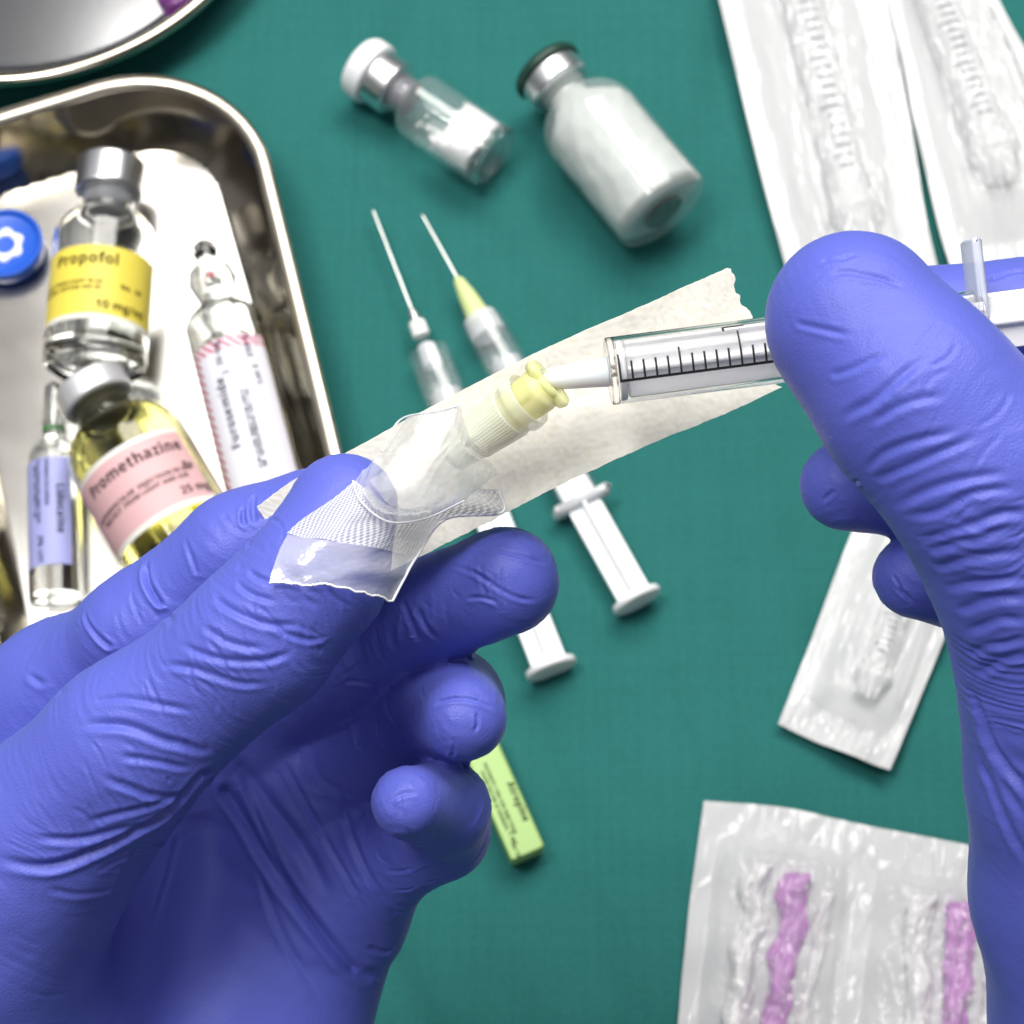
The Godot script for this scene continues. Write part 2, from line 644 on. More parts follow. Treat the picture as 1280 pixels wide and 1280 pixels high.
# ------------------------------------------------------------------ vials and ampoules
func tray_vials() -> void:
	# the vial with the yellow label
	var up := 13.0
	var a := G(139, 203, up + 1.5)
	var b := G(118, 462, up + 1.5)
	var t := thing("glass_vial", "clear glass vial with yellow label and silver cap lying in the tray", "vial")
	t.transform = lying(a, b)
	var L := (b - a).length()
	var r := 64.0 * mm_per_px(b) * MM
	put("crimp_cap", lathe(bevel([Vector2(0, 0), Vector2(0, r * 0.60), Vector2(L * 0.008, r * 0.67), Vector2(L * 0.155, r * 0.68), Vector2(L * 0.165, r * 0.62), Vector2(L * 0.165, 0.0)], 0.0007), 48), alu, t)
	put("stopper", lathe(bevel([Vector2(L * 0.166, 0), Vector2(L * 0.166, r * 0.50), Vector2(L * 0.22, r * 0.46), Vector2(L * 0.235, r * 0.4), Vector2(L * 0.235, 0)], 0.0006), 40), mat(0.42, 0.43, 0.46, 0.4), t)
	bottle(t, L, r, 0.168, 0.56, 0.27, 0.39, glass, 0.0011)
	var lab := put("label", cyl_patch(r * 1.006, -1.62, 1.62, L * 0.52, L * 0.84, 40), mat(0.78, 0.65, 0.09, 0.5), t)
	var edge := mat(0.8, 0.79, 0.74, 0.5)
	put("label_border", cyl_patch(r * 1.0062, -1.62, 1.62, L * 0.84, L * 0.862, 40), edge, t)
	text_on("lettering", "Propofol", 0.0031, r * 1.006, 0.12, L * 0.582, 0.0, ink, lab, true)
	text_on("lettering", "PROTECT FROM LIGHT 10 ml", 0.00112, r * 1.006, 0.52, L * 0.69, 0.0, ink, lab, true)
	text_on("lettering", "SHAKE WELL BEFORE USE 20", 0.00112, r * 1.006, 0.54, L * 0.718, 0.0, ink, lab, true)
	text_on("lettering", "No.  24", 0.00146, r * 1.006, -0.85, L * 0.70, 0.0, ink, lab, true)
	text_on("lettering", "10 mg/ml", 0.0023, r * 1.006, -0.68, L * 0.795, 0.0, ink, lab, true)

	# the vial with the pink label, filled yellow
	up = 16.0
	a = G(110, 478, up + 1.5)
	b = G(256, 730, up + 1.5)
	t = thing("glass_vial_001", "yellow olive glass vial with pink label and pale silver cap", "vial")
	t.transform = lying(a, b)
	L = (b - a).length()
	r = 79.0 * mm_per_px(b) * MM
	put("crimp_cap", lathe(bevel([Vector2(0, 0), Vector2(0, r * 0.53), Vector2(L * 0.01, r * 0.61), Vector2(L * 0.10, r * 0.61), Vector2(L * 0.11, r * 0.56), Vector2(L * 0.11, 0.0)], 0.0007), 48), mat(0.75, 0.76, 0.80, 0.45, 0.6), t)
	put("stopper", lathe(bevel([Vector2(L * 0.111, 0), Vector2(L * 0.111, r * 0.5), Vector2(L * 0.18, r * 0.42), Vector2(L * 0.18, 0)], 0.0006), 40), mat(0.05, 0.05, 0.055, 0.4), t)
	var amber := mat(0.93, 0.91, 0.52, 0.0)
	amber.refraction_enabled = true
	amber.refraction_scale = 0.045
	amber.albedo_color.a = 0.0
	bottle(t, L, r, 0.112, 0.52, 0.2, 0.36, amber, 0.0013)
	lab = put("label", cyl_patch(r * 1.006, -0.95, 1.5, L * 0.445, L * 0.75, 40), mat(0.70, 0.43, 0.45, 0.55), t)
	put("label_border", cyl_patch(r * 1.0062, -0.95, 1.5, L * 0.425, L * 0.445, 40), edge, t)
	put("label_border", cyl_patch(r * 1.0062, -0.95, 1.5, L * 0.75, L * 0.775, 40), edge, t)
	var plum := mat(0.10, 0.06, 0.14, 0.6)
	text_on("lettering", "Promethazine", 0.00310, r * 1.006, 0.08, L * 0.505, 0.0, plum, lab, true)
	text_on("lettering", "INTRAMUSCULAR  INJECTION 50 MG", 0.00129, r * 1.006, 0.2, L * 0.615, 0.0, plum, lab, true)
	text_on("lettering", "PROTECT  FROM LIGHT AND AIR", 0.00129, r * 1.006, 0.2, L * 0.645, 0.0, plum, lab, true)
	text_on("lettering", "25 mg", 0.0022, r * 1.006, -0.66, L * 0.705, 0.0, plum, lab, true)
	text_on("lettering", "Rx", 0.00202, r * 1.006, -0.75, L * 0.60, 0.0, plum, lab, true)

	# ampoule with the striped border
	var blue_ink := mat(0.09, 0.10, 0.30, 0.6)
	a = G(253, 302, 10)
	b = G(345, 660, 10)
	t = thing("glass_ampoule", "clear glass ampoule with white label and red striped border", "ampoule")
	t.transform = lying(a, b)
	L = (b - a).length()
	r = 50.0 * mm_per_px(b) * MM
	var px := mm_per_px(b) * MM
	put("glass_body", lathe([Vector2(0, 0), Vector2(1.5 * px, 9 * px), Vector2(7 * px, 15 * px), Vector2(16 * px, 17 * px), Vector2(25 * px, 14 * px), Vector2(33 * px, 16 * px), Vector2(46 * px, 28 * px), Vector2(62 * px, 32 * px), Vector2(80 * px, 26 * px), Vector2(92 * px, 21 * px), Vector2(99 * px, 26 * px), Vector2(112 * px, 43 * px), Vector2(124 * px, 50 * px), Vector2(L * 0.97, r), Vector2(L, r * 0.93), Vector2(L, 0),
		Vector2(L - 4 * px, 0), Vector2(L - 4 * px, r * 0.86), Vector2(L * 0.96, r * 0.93), Vector2(124 * px, 46 * px), Vector2(113 * px, 39 * px), Vector2(100 * px, 21 * px), Vector2(92 * px, 17 * px), Vector2(80 * px, 22 * px), Vector2(62 * px, 28 * px), Vector2(47 * px, 24 * px), Vector2(30 * px, 13 * px), Vector2(10 * px, 10 * px), Vector2(4 * px, 0)], 48), glass, t)
	put("break_dot", cyl_patch(32.5 * px, -0.16, 0.12, 64 * px, 71 * px, 4), mat(0.35, 0.01, 0.03, 0.5), t)
	lab = put("label", cyl_patch(r * 1.008, -1.05, 1.25, 168 * px, L * 0.985, 24), stripe_label(), t)
	text_on("lettering", "Furosemide", 0.00260, r * 1.01, 0.42, 270 * px, PI / 2, blue_ink, lab, true)
	text_on("lettering", "20 mg", 0.00179, r * 1.01, 0.30, 188 * px, PI / 2, blue_ink, lab, true)
	text_on("lettering", "2", 0.00179, r * 1.01, 0.22, 216 * px, PI / 2, blue_ink, lab, true)
	text_on("lettering", "FOR SLOW INJECTION ONLY", 0.00123, r * 1.01, -0.05, 300 * px, PI / 2, blue_ink, lab, true)
	text_on("lettering", "IM  INTRAVENOUS USE 2 ml", 0.00123, r * 1.01, -0.17, 300 * px, PI / 2, blue_ink, lab, true)
	text_on("lettering", "EXP 4", 0.00179, r * 1.01, -0.48, 186 * px, PI / 2, blue_ink, lab, true)
	text_on("lettering", "Lot 5", 0.00179, r * 1.01, -0.55, 226 * px, PI / 2, blue_ink, lab, true)

	# ampoule with the lavender label
	a = G(66, 478, 9)
	b = G(71, 757, 9)
	t = thing("glass_ampoule_001", "clear glass ampoule with lavender label and green neck ring", "ampoule")
	t.transform = lying(a, b)
	L = (b - a).length()
	r = 33.5 * mm_per_px(b) * MM
	px = mm_per_px(b) * MM
	put("glass_body", lathe([Vector2(0, 0), Vector2(2 * px, 7 * px), Vector2(9 * px, 11.5 * px), Vector2(30 * px, 13 * px), Vector2(52 * px, 15 * px), Vector2(68 * px, 12.5 * px), Vector2(80 * px, 13 * px), Vector2(88 * px, 22 * px), Vector2(100 * px, 32 * px), Vector2(108 * px, 33.5 * px), Vector2(L * 0.97, r), Vector2(L, r * 0.9), Vector2(L, 0),
		Vector2(L - 4 * px, 0), Vector2(L - 4 * px, r * 0.84), Vector2(L * 0.96, r * 0.91), Vector2(110 * px, 30.5 * px), Vector2(100 * px, 28.5 * px), Vector2(89 * px, 19 * px), Vector2(80 * px, 10.5 * px), Vector2(52 * px, 12.5 * px), Vector2(30 * px, 10.5 * px), Vector2(10 * px, 8 * px), Vector2(4 * px, 0)], 40), glass, t)
	put("neck_ring", lathe([Vector2(66 * px, 13.4 * px), Vector2(66 * px, 14.2 * px), Vector2(71 * px, 14.0 * px), Vector2(71 * px, 13.2 * px)], 40, true), mat(0.03, 0.2, 0.03, 0.5), t)
	lab = put("label", cyl_patch(r * 1.01, -0.85, 1.75, 118 * px, 262 * px, 24), mat(0.32, 0.34, 0.66, 0.5), t)
	text_on("lettering", "Lidocaine", 0.00210, r * 1.012, 0.0 - 0.42, 188 * px, -PI / 2, blue_ink, lab, true)
	text_on("lettering", "HYDROCHLORIDE", 0.00112, r * 1.012, 0.08, 152 * px, -PI / 2, blue_ink, lab, true)
	text_on("lettering", "SOLUTION FOR INJECTION", 0.00101, r * 1.012, 0.42, 162 * px, -PI / 2, blue_ink, lab, true)
	text_on("lettering", "IM IV  USE ONLY 1 ml", 0.00101, r * 1.012, 0.58, 162 * px, -PI / 2, blue_ink, lab, true)
	text_on("lettering", "2%", 0.00157, r * 1.012, 0.36, 230 * px, -PI / 2, blue_ink, lab, true)
	text_on("lettering", "LOT", 0.00134, r * 1.012, 0.36, 250 * px, -PI / 2, blue_ink, lab, true)


func stripe_label() -> StandardMaterial3D:
	var w := 160
	var h := 340
	var im := Image.create(w, h, false, Image.FORMAT_RGB8)
	for y in h:
		for x in w:
			var c := Color(0.93, 0.93, 0.97)
			if x > w - 24 or y < 22:
				var k := fposmod(x + y * 1.0, 17.0)
				if k < 7.5:
					c = Color(0.80, 0.36, 0.45)
			im.set_pixel(x, y, c)
	var m := mat(0.9, 0.9, 0.92, 0.5)
	m.albedo_texture = ImageTexture.create_from_image(im)
	m.texture_repeat = false
	return m


func bottle(t: Node3D, L: float, r: float, s_neck: float, neck: float, s_sh: float, s_body: float, m: Material, wall: float) -> void:
	# A round bottle lying on its side; wall 0 makes it one full body of glass and liquid.
	var out := [Vector2(s_neck * L, 0), Vector2(s_neck * L, neck * r * 0.98), Vector2(s_sh * L * 0.94, neck * r * 0.9)]
	for k in 7:
		var q := PI / 2 * k / 6.0
		out.append(Vector2((s_body - (s_body - s_sh) * cos(q)) * L, lerpf(neck * 0.92, 1.0, pow(sin(q), 1.15)) * r))
	out.append(Vector2(L * 0.955, r))
	out.append(Vector2(L * 0.985, r * 0.965))
	out.append(Vector2(L, r * 0.86))
	out.append(Vector2(L * 0.985, r * 0.6))
	out.append(Vector2(L * 0.975, 0))
	if wall > 0.0:
		var inner := [Vector2(L * 0.94, 0), Vector2(L * 0.95, r * 0.6), Vector2(L * 0.945, r - wall * 2.0), Vector2(L * 0.90, r - wall)]
		for i in range(9, 2, -1):
			inner.append(Vector2(out[i].x, maxf(out[i].y - wall, r * 0.2)))
		inner.append(Vector2(s_sh * L * 0.94, neck * r * 0.9 - wall))
		inner.append(Vector2(s_neck * L + 0.001, neck * r * 0.9 - wall))
		inner.append(Vector2(s_neck * L + 0.001, 0))
		out.append_array(inner)
	put("glass_body", lathe(out, 64), m, t)


func cloth_vials() -> void:
	var a := G(449, 80, 9)
	var b := G(619, 198, 9.2)
	var t := thing("powder_vial", "small clear vial with white cap and a little white powder on the drape", "vial", "")
	t.transform = lying(a, b)
	var L := (b - a).length()
	var r := 43.0 * mm_per_px(b) * MM
	put("white_cap", lathe(bevel([Vector2(0, 0), Vector2(0, r * 0.86), Vector2(L * 0.035, r * 0.97), Vector2(L * 0.12, r * 0.97), Vector2(L * 0.13, r * 0.9), Vector2(L * 0.13, 0)], 0.0007), 48), mat(0.82, 0.83, 0.86, 0.35), t)
	put("crimp_ring", lathe(bevel([Vector2(L * 0.131, 0), Vector2(L * 0.131, r * 0.84), Vector2(L * 0.27, r * 0.84), Vector2(L * 0.28, r * 0.76), Vector2(L * 0.28, 0)], 0.0006), 48), alu, t)
	put("stopper", lathe(bevel([Vector2(L * 0.281, 0), Vector2(L * 0.281, r * 0.55), Vector2(L * 0.39, r * 0.52), Vector2(L * 0.40, 0)], 0.0006), 40), mat(0.12, 0.115, 0.15, 0.4), t)
	var shell := mat(0.90, 0.94, 0.95, 0.06)
	shell.transparency = BaseMaterial3D.TRANSPARENCY_ALPHA
	shell.albedo_color.a = 0.05
	bottle(t, L, r, 0.283, 0.68, 0.385, 0.455, shell, 0.0006)
	put("glass_base", lathe(bevel([Vector2(L * 0.955, r * 0.78), Vector2(L * 0.955, r * 0.97), Vector2(L * 0.985, r * 0.965), Vector2(L * 1.0, r * 0.86), Vector2(L * 0.985, r * 0.74)], 0.0003), 56, true), glass_soft, t)
	# the powder lies along the lower side of the glass
	var v := PackedVector3Array()
	var idx := PackedInt32Array()
	var ns := 40
	var na := 24
	for i in ns + 1:
		for j in na + 1:
			var s := lerpf(0.66, 0.925, float(i) / ns)
			var rim := 0.9 * r * (0.9 if i == 0 or i == ns else 1.0)
			var q := PI * j / na
			var top := (0.25 + 0.38 * smoothstep(0.62, 0.9, s)) * r + noise.get_noise_2d(i * 0.3, j * 0.4) * r * 0.09
			var p := Vector3(cos(q) * rim, (s + noise.get_noise_2d(j * 0.5, 7.0) * 0.035 * (1.0 - float(i) / ns)) * L, 0)
			var low := -sqrt(maxf(rim * rim - p.x * p.x, 0.0))
			p.z = maxf(low + 0.0002, minf(top, sqrt(maxf(rim * rim - p.x * p.x, 0.0)) - 0.0002))
			v.append(p)
	for i in ns:
		for j in na:
			var k := i * (na + 1) + j
			idx.append_array([k, k + 1, k + na + 2, k, k + na + 2, k + na + 1])
	put("powder", mesh_of(v, idx), mat(0.84, 0.85, 0.86, 0.8), t)

	a = G(679, 83, 13.5)
	b = G(832, 268, 13.5)
	t = thing("milky_vial", "large milky white vial with dark green cap lying on the drape", "vial", "")
	t.transform = lying(a, b)
	L = (b - a).length()
	r = 65.0 * mm_per_px(b) * MM
	put("green_cap", lathe(bevel([Vector2(0, 0), Vector2(0, r * 0.66), Vector2(L * 0.02, r * 0.73), Vector2(L * 0.05, r * 0.73), Vector2(L * 0.055, r * 0.66), Vector2(L * 0.055, 0)], 0.0007), 48), mat(0.012, 0.05, 0.035, 0.4), t)
	put("crimp_ring", lathe(bevel([Vector2(L * 0.056, 0), Vector2(L * 0.056, r * 0.66), Vector2(L * 0.15, r * 0.66), Vector2(L * 0.16, r * 0.6), Vector2(L * 0.16, 0)], 0.0006), 48), alu, t)
	var coat := mat(0.56, 0.60, 0.59, 0.55)
	var frosted := mat(0.86, 0.90, 0.89, 0.12)
	frosted.transparency = BaseMaterial3D.TRANSPARENCY_ALPHA
	frosted.albedo_color.a = 0.16
	bottle(t, L, r, 0.162, 0.50, 0.235, 0.42, frosted, 0.0)
	var inside := [Vector2(L * 0.20, 0), Vector2(L * 0.20, r * 0.36), Vector2(L * 0.26, r * 0.40), Vector2(L * 0.30, r * 0.62), Vector2(L * 0.36, r * 0.84)]
	for k in 40:
		inside.append(Vector2(L * (0.40 + 0.54 * k / 39.0), r * 0.93))
	inside.append_array([Vector2(L * 0.955, r * 0.80), Vector2(L * 0.958, 0)])
	put("powder", crumpled(lathe(inside, 56), 0.0004, 220.0), coat, t)
	put("glass_base", lathe([Vector2(L * 0.972, 0), Vector2(L * 0.990, r * 0.30), Vector2(L * 0.990, r * 0.36), Vector2(L * 0.9935, r * 0.42), Vector2(L * 0.9915, r * 0.30), Vector2(L * 0.978, 0)], 48), mat(0.16, 0.2, 0.19, 0.15), t)


# ------------------------------------------------------------------ syringes on the drape
func cloth_syringes() -> void:
	for k in 2:
		var tip: Vector3 = [G(463, 261, 5.5), G(527, 266, 5.5)][k]
		var hub: Vector3 = [G(519, 402, 5.2), G(571, 346, 5.2)][k]
		var shoulder: Vector3 = [G(535, 440, 5.2), G(603, 404, 5.2)][k]
		var end: Vector3 = [G(688, 833, 5.2), G(795, 748, 5.2)][k]
		var t := thing(["syringe", "syringe_001"][k], ["loose syringe with a white needle hub, left of the pair on the drape", "loose syringe with a lime green needle hub, right of the pair on the drape"][k], "syringe", "loose syringes on the drape")
		t.transform = lying(shoulder, end)
		var y0 := -(shoulder - tip).length()
		var y1 := -(shoulder - hub).length()
		var L := (end - shoulder).length()
		var r := 5.5 * MM
		put("needle", lathe([Vector2(y0, 0.00012), Vector2(y0 + 0.0012, 0.00038), Vector2(y1 + 0.002, 0.00042)], 12), mat(0.82, 0.82, 0.80, 0.3, 1.0), t)
		if k == 0:
			put("needle_collar", lathe(bevel([Vector2(y1 - 0.0035, 0.0006), Vector2(y1 - 0.003, 0.0011), Vector2(y1, 0.0013), Vector2(y1, 0)], 0.0002), 20), mat(0.6, 0.58, 0.58, 0.3, 0.8), t)
			put("hub", lathe(bevel([Vector2(y1, 0), Vector2(y1, 0.0019), Vector2(y1 + 0.0008, 0.0023), Vector2(y1 + 0.0046, 0.0023), Vector2(y1 + 0.005, 0)], 0.0005), 32), mat(0.9, 0.9, 0.88, 0.35), t)
		else:
			var lime := mat(0.66, 0.74, 0.34, 0.35)
			lime.subsurf_scatter_enabled = true
			lime.subsurf_scatter_strength = 0.15
			put("hub", lathe(bevel([Vector2(y1, 0.0004), Vector2(y1 + 0.001, 0.0014), Vector2(y1 + 0.006, 0.0024), Vector2(-0.0006, 0.0034), Vector2(-0.0004, 0)], 0.0004), 32), lime, t)
		var tube := 0.42 * L if k == 0 else 0.66 * L
		put("barrel_tip", lathe(bevel([Vector2(-0.0022, 0), Vector2(-0.0022, 0.0022 if k == 0 else 0.0044), Vector2(0.004, 0.0026 if k == 0 else 0.0047), Vector2(0.006, 0.0)], 0.0004), 32), milky, t)
		put("barrel", lathe(bevel([Vector2(0, 0.0018), Vector2(0, r), Vector2(tube, r), Vector2(tube, r * 0.82), Vector2(0.0012, r * 0.82), Vector2(0.0012, 0.0018)], 0.0003), 40, true), thin_plastic, t)
		put("plunger_seal", lathe(bevel([Vector2(0.011, 0.0), Vector2(0.0125, r * 0.79), Vector2(0.0165, r * 0.79), Vector2(0.0165, 0)], 0.0004), 32), mat(0.55, 0.57, 0.6, 0.4), t)
		put("plunger_rod", cross_rod(0.0165, L - 0.001, r * 1.62, 0.0013), white_plastic, t)
		var fl := box_mesh(0.0160, 0.0024, 0.0062, 0.0009)
		put("finger_flange", fl, white_plastic, t, Transform3D(Basis(), Vector3(0, tube, 0.0)))
		put("thumb_rest", lathe(bevel([Vector2(L - 0.0006, 0), Vector2(L - 0.0006, 0.0064), Vector2(L + 0.0013, 0.0064), Vector2(L + 0.0013, 0)], 0.0007), 40), white_plastic, t)


func cross_rod(s0: float, s1: float, wide: float, thick: float) -> ArrayMesh:
	var st := SurfaceTool.new()
	for k in 2:
		var b := box_mesh(wide * (1.0 if k == 0 else 0.62), s1 - s0 - k * 0.0003, thick, thick * 0.3)
		st.append_from(b, 0, Transform3D(Basis(Vector3.UP, PI / 2 * k), Vector3(0, (s0 + s1) / 2, 0)))
	return st.commit()


func green_label() -> void:
	var a := G(596, 925, 4.5)
	var b := G(660, 1071, 4.5)
	var t := thing("green_box", "slim lime green medicine box half hidden behind the curled fingers", "box")
	t.transform = lying(a, b)
	var L := (b - a).length()
	var w := (G(683, 1063, 8) - G(640, 1079, 8)).length()
	put("carton", box_mesh(w, L, 0.008, 0.0005), mat(0.38, 0.58, 0.20, 0.5), t, Transform3D(Basis(), Vector3(0, L / 2, 0)))
	var n := Node3D.new()
	n.name = "print"
	t.add_child(n)
	n.position = Vector3(0, 0, 0.0040)
	var dark := mat(0.05, 0.09, 0.03, 0.6)
	text_on("lettering", "Atropine", 0.00180, 0.0, -0.0028, L * 0.60, -PI / 2, dark, n, true)
	text_on("lettering", "SULPHATE 1 MG FOR INJECTION", 0.00090, 0.0, 0.0008, L * 0.52, -PI / 2, dark, n, true)
	text_on("lettering", "STORE BELOW 25 DEGREES", 0.00090, 0.0, 0.0022, L * 0.52, -PI / 2, dark, n, true)
	text_on("lettering", "1 ml", 0.00123, 0.0, 0.0018, L * 0.84, -PI / 2, dark, n, true)
	text_on("lettering", "Lot 12", 0.00101, 0.0, 0.0022, L * 0.93, -PI / 2, dark, n, true)


# ------------------------------------------------------------------ sterile pouches
func pouch(t: Node3D, quad: Array, bulges: Array, nu: int, nv: int, seed_: float, crumple: float, tint: Material, height := 8.5) -> void:
	# quad: rows of points (pixel columns) on the drape; bulges: [u centre, half width, v start, v end]
	var low := []
	for row in quad:
		var l := []
		for p in row:
			l.append(G(p.x, p.y, 2.0))
		low.append(l)
	var bend := func(u: float, v: float) -> float:
		return 0.0007 * (noise.get_noise_2d(u * 2.5 + seed_, v * 3.0) + 0.7)
	put("paper_backing", sheet(low, nu / 2, nv / 2, bend, 0.0002), tint, t)
	var dome := func(u: float, v: float) -> float:
		var h := 0.0
		for b in bulges:
			var x := clampf(1.0 - pow(absf(u - b[0]) / b[1], 2.2), 0.0, 1.0)
			var y := smoothstep(b[2], b[2] + 0.09, v) * (1.0 - smoothstep(b[3] - 0.09, b[3], v))
			h = maxf(h, pow(x, 0.6) * y)
		var edge := minf(minf(u, 1.0 - u) * 8.0, 1.0) * minf(minf(v, 1.0 - v) * 14.0, 1.0)
		var n1 := noise.get_noise_2d(u * 14.0 + seed_, v * 5.0 + seed_)
		var n2 := noise.get_noise_2d(u * 34.0 + seed_ * 2.0, v * 16.0)
		var n3 := 1.0 - absf(noise.get_noise_2d(u * 9.0 - seed_, v * 9.0 + 3.0)) * 2.0
		var streak := pow(1.0 - absf(noise.get_noise_2d(u * 11.0 + seed_ * 3.0, v * 1.6)), 7.0) + 0.6 * pow(1.0 - absf(noise.get_noise_2d(u * 23.0 + seed_ * 5.0, v * 3.4)), 7.0) * (0.3 + h)
		return 0.0009 + h * height * MM + edge * streak * 0.0012 + edge * crumple * 0.62 * MM * (n1 * 0.45 + n2 * (0.08 + 0.14 * h) + n3 * 0.3 * h + 0.14 * h * noise.get_noise_2d(u * 62.0, v * 22.0 + seed_))
	put("clear_film", sheet(low, nu, nv, dome), film_mat, t)


func wrapped_syringe(called: String, label: String, a: Vector3, b: Vector3, r: float) -> void:
	var t := thing(called, label, "syringe", "syringes sealed in pouches")
	t.transform = lying(a, b)
	var L := (b - a).length()
	var prof := [Vector2(0, 0), Vector2(0, r * 0.9)]
	for k in 84:
		prof.append(Vector2(L * (0.01 + 0.79 * k / 83.0), r * (0.97 + 0.03 * sin(k * PI / 3.0))))
	prof.append_array([Vector2(L * 0.83, r * 1.25), Vector2(L * 0.86, r * 1.3), Vector2(L * 0.88, r * 0.9), Vector2(L * 0.94, r * 0.85), Vector2(L * 0.95, 0)])
	put("barrel", lathe(prof, 48), wrap_content, t)
	put("finger_flange", box_mesh(r * 4.2, 0.002, r * 1.6, 0.0006), wrap_content, t)
	var grey := mat(0.20, 0.21, 0.25, 0.6)
	for k in 22:
		var s := L * (0.10 + 0.66 * k / 22.0)
		put("graduation_mark", cyl_patch(r * 1.03, -0.35, 0.4 if k % 5 else 0.7, s, s + 0.0006, 5), grey, t)


func crumpled(m: ArrayMesh, amount: float, freq: float, sway := 0.0) -> ArrayMesh:
	var a := m.surface_get_arrays(0)
	var v: PackedVector3Array = a[Mesh.ARRAY_VERTEX]
	var n: PackedVector3Array = a[Mesh.ARRAY_NORMAL]
	for i in v.size():
		var p := v[i] * freq
		v[i] += n[i] * amount * (noise.get_noise_3d(p.x, p.y * 0.55, p.z) + 0.4 * noise.get_noise_3d(p.x * 2.3, p.y * 1.4, p.z * 2.3))
		v[i].x += sway * (noise.get_noise_2d(p.y * 0.35, freq) + 0.5 * noise.get_noise_2d(p.y * 0.9, freq + 5.0))
	return mesh_of(v, a[Mesh.ARRAY_INDEX])


func pouches() -> void:
	var grp := "sterile syringe pouches on the drape"
	var t := thing("sterile_pouch", "wide white sterile pouch at the top right, left of the slit", "pouch", grp)
	pouch(t, [[Vector2(868, -110), Vector2(975, -100), Vector2(1086, -90)], [Vector2(900, 10), Vector2(1005, 14), Vector2(1110, 8)], [Vector2(935, 155), Vector2(1035, 155), Vector2(1137, 150)], [Vector2(972, 300), Vector2(1065, 300), Vector2(1161, 294)], [Vector2(1005, 420), Vector2(1100, 430), Vector2(1196, 425)]],
		[[0.47, 0.33, 0.02, 0.92]], 80, 140, 3.0, 1.5, paper_white)
	wrapped_syringe("wrapped_syringe", "ringed white syringe sealed in the pouch left of the slit", G(985, -70, 6.0), G(1085, 330, 5.2), 0.0056)
	t = thing("sterile_pouch_001", "white sterile pouch at the top right corner, right of the slit", "pouch", grp)
	pouch(t, [[Vector2(1088, -90), Vector2(1150, -90), Vector2(1212, -95)], [Vector2(1112, 8), Vector2(1180, 6), Vector2(1248, 2)], [Vector2(1141, 150), Vector2(1226, 140), Vector2(1315, 128)], [Vector2(1176, 294), Vector2(1270, 280), Vector2(1370, 260)], [Vector2(1216, 425), Vector2(1310, 410), Vector2(1420, 390)]],
		[[0.5, 0.38, 0.02, 0.8]], 80, 140, 9.0, 1.5, paper_white)
	wrapped_syringe("wrapped_syringe_001", "white syringe with marks sealed in the pouch right of the slit", G(1135, -90, 6.0), G(1262, 245, 5.2), 0.0056)
	t = thing("sterile_pouch_002", "narrow white pouch below the right hand's curled fingertips", "pouch", grp)
	pouch(t, [[Vector2(1122, 540), Vector2(1190, 560), Vector2(1262, 585)], [Vector2(1062, 672), Vector2(1135, 695), Vector2(1212, 720)], [Vector2(1008, 815), Vector2(1076, 845), Vector2(1148, 876)], [Vector2(972, 906), Vector2(1040, 936), Vector2(1112, 963)]],
		[[0.52, 0.36, 0.0, 0.86]], 70, 110, 17.0, 1.1, paper_white)
	wrapped_syringe("wrapped_syringe_002", "thin marked syringe sealed in the narrow pouch below the right hand", G(1160, 640, 4.0), G(1078, 885, 3.6), 0.0036)
	var tinted := mat(0.52, 0.53, 0.55, 0.6)
	t = thing("double_pouch", "double pouch with two pink purple needles at the lower right", "pouch")
	pouch(t, [[Vector2(880, 1001), Vector2(985, 1011), Vector2(1090, 1034), Vector2(1200, 1055), Vector2(1330, 1084)], [Vector2(862, 1130), Vector2(970, 1140), Vector2(1075, 1158), Vector2(1190, 1178), Vector2(1320, 1200)], [Vector2(848, 1270), Vector2(955, 1280), Vector2(1062, 1290), Vector2(1175, 1300), Vector2(1310, 1316)], [Vector2(838, 1390), Vector2(945, 1400), Vector2(1052, 1405), Vector2(1165, 1410), Vector2(1300, 1420)]],
		[[0.25, 0.19, 0.10, 1.3], [0.71, 0.18, 0.12, 1.3]], 190, 150, 23.0, 2.2, tinted)
	var purple := mat(0.56, 0.20, 0.62, 0.3)
	purple.transparency = BaseMaterial3D.TRANSPARENCY_ALPHA
	purple.albedo_color.a = 0.75
	var sleeve := mat(0.74, 0.74, 0.76, 0.25)
	sleeve.transparency = BaseMaterial3D.TRANSPARENCY_ALPHA
	sleeve.albedo_color.a = 0.82
	for k in 2:
		var a: Vector3 = [G(998, 1096, 3.6), G(1205, 1132, 3.6)][k]
		var b: Vector3 = [G(950, 1370, 3.6), G(1185, 1400, 3.6)][k]
		var n := thing(["wrapped_needle", "wrapped_needle_001"][k], ["pink purple capped needle in the left half of the double pouch", "pink purple capped needle in the right half, beside the right wrist"][k], "needle", "needles sealed in the double pouch")
		n.transform = lying(a, b)
		var L := (b - a).length()
		var r := 0.0034
		var cp := [Vector2(0, 0)]
		var sp := [Vector2(-0.001, 0)]
		for q in 90:
			cp.append(Vector2(L * q / 89.0, r * lerpf(1.05, 0.75, q / 89.0)))
			sp.append(Vector2(L * q / 89.0 - 0.001, r * 0.85))
		put("needle_cap", crumpled(lathe(cp, 48, false, 0.0004, 7), 0.0013, 150.0 + 20.0 * k, 0.0007), purple, n)
		put("plastic_sleeve", crumpled(lathe(sp, 48, false, 0.0004, 7), 0.0009, 150.0 + 30.0 * k, 0.001), sleeve, n, Transform3D(Basis(), Vector3(0.0092, 0, -0.0004)))
		put("plastic_sleeve", crumpled(lathe(sp, 48, false, 0.0004, 7), 0.0009, 185.0 + 25.0 * k, 0.001), sleeve, n, Transform3D(Basis().scaled(Vector3(0.6, 1, 0.6)), Vector3(-0.0072, 0.003, -0.0012)))


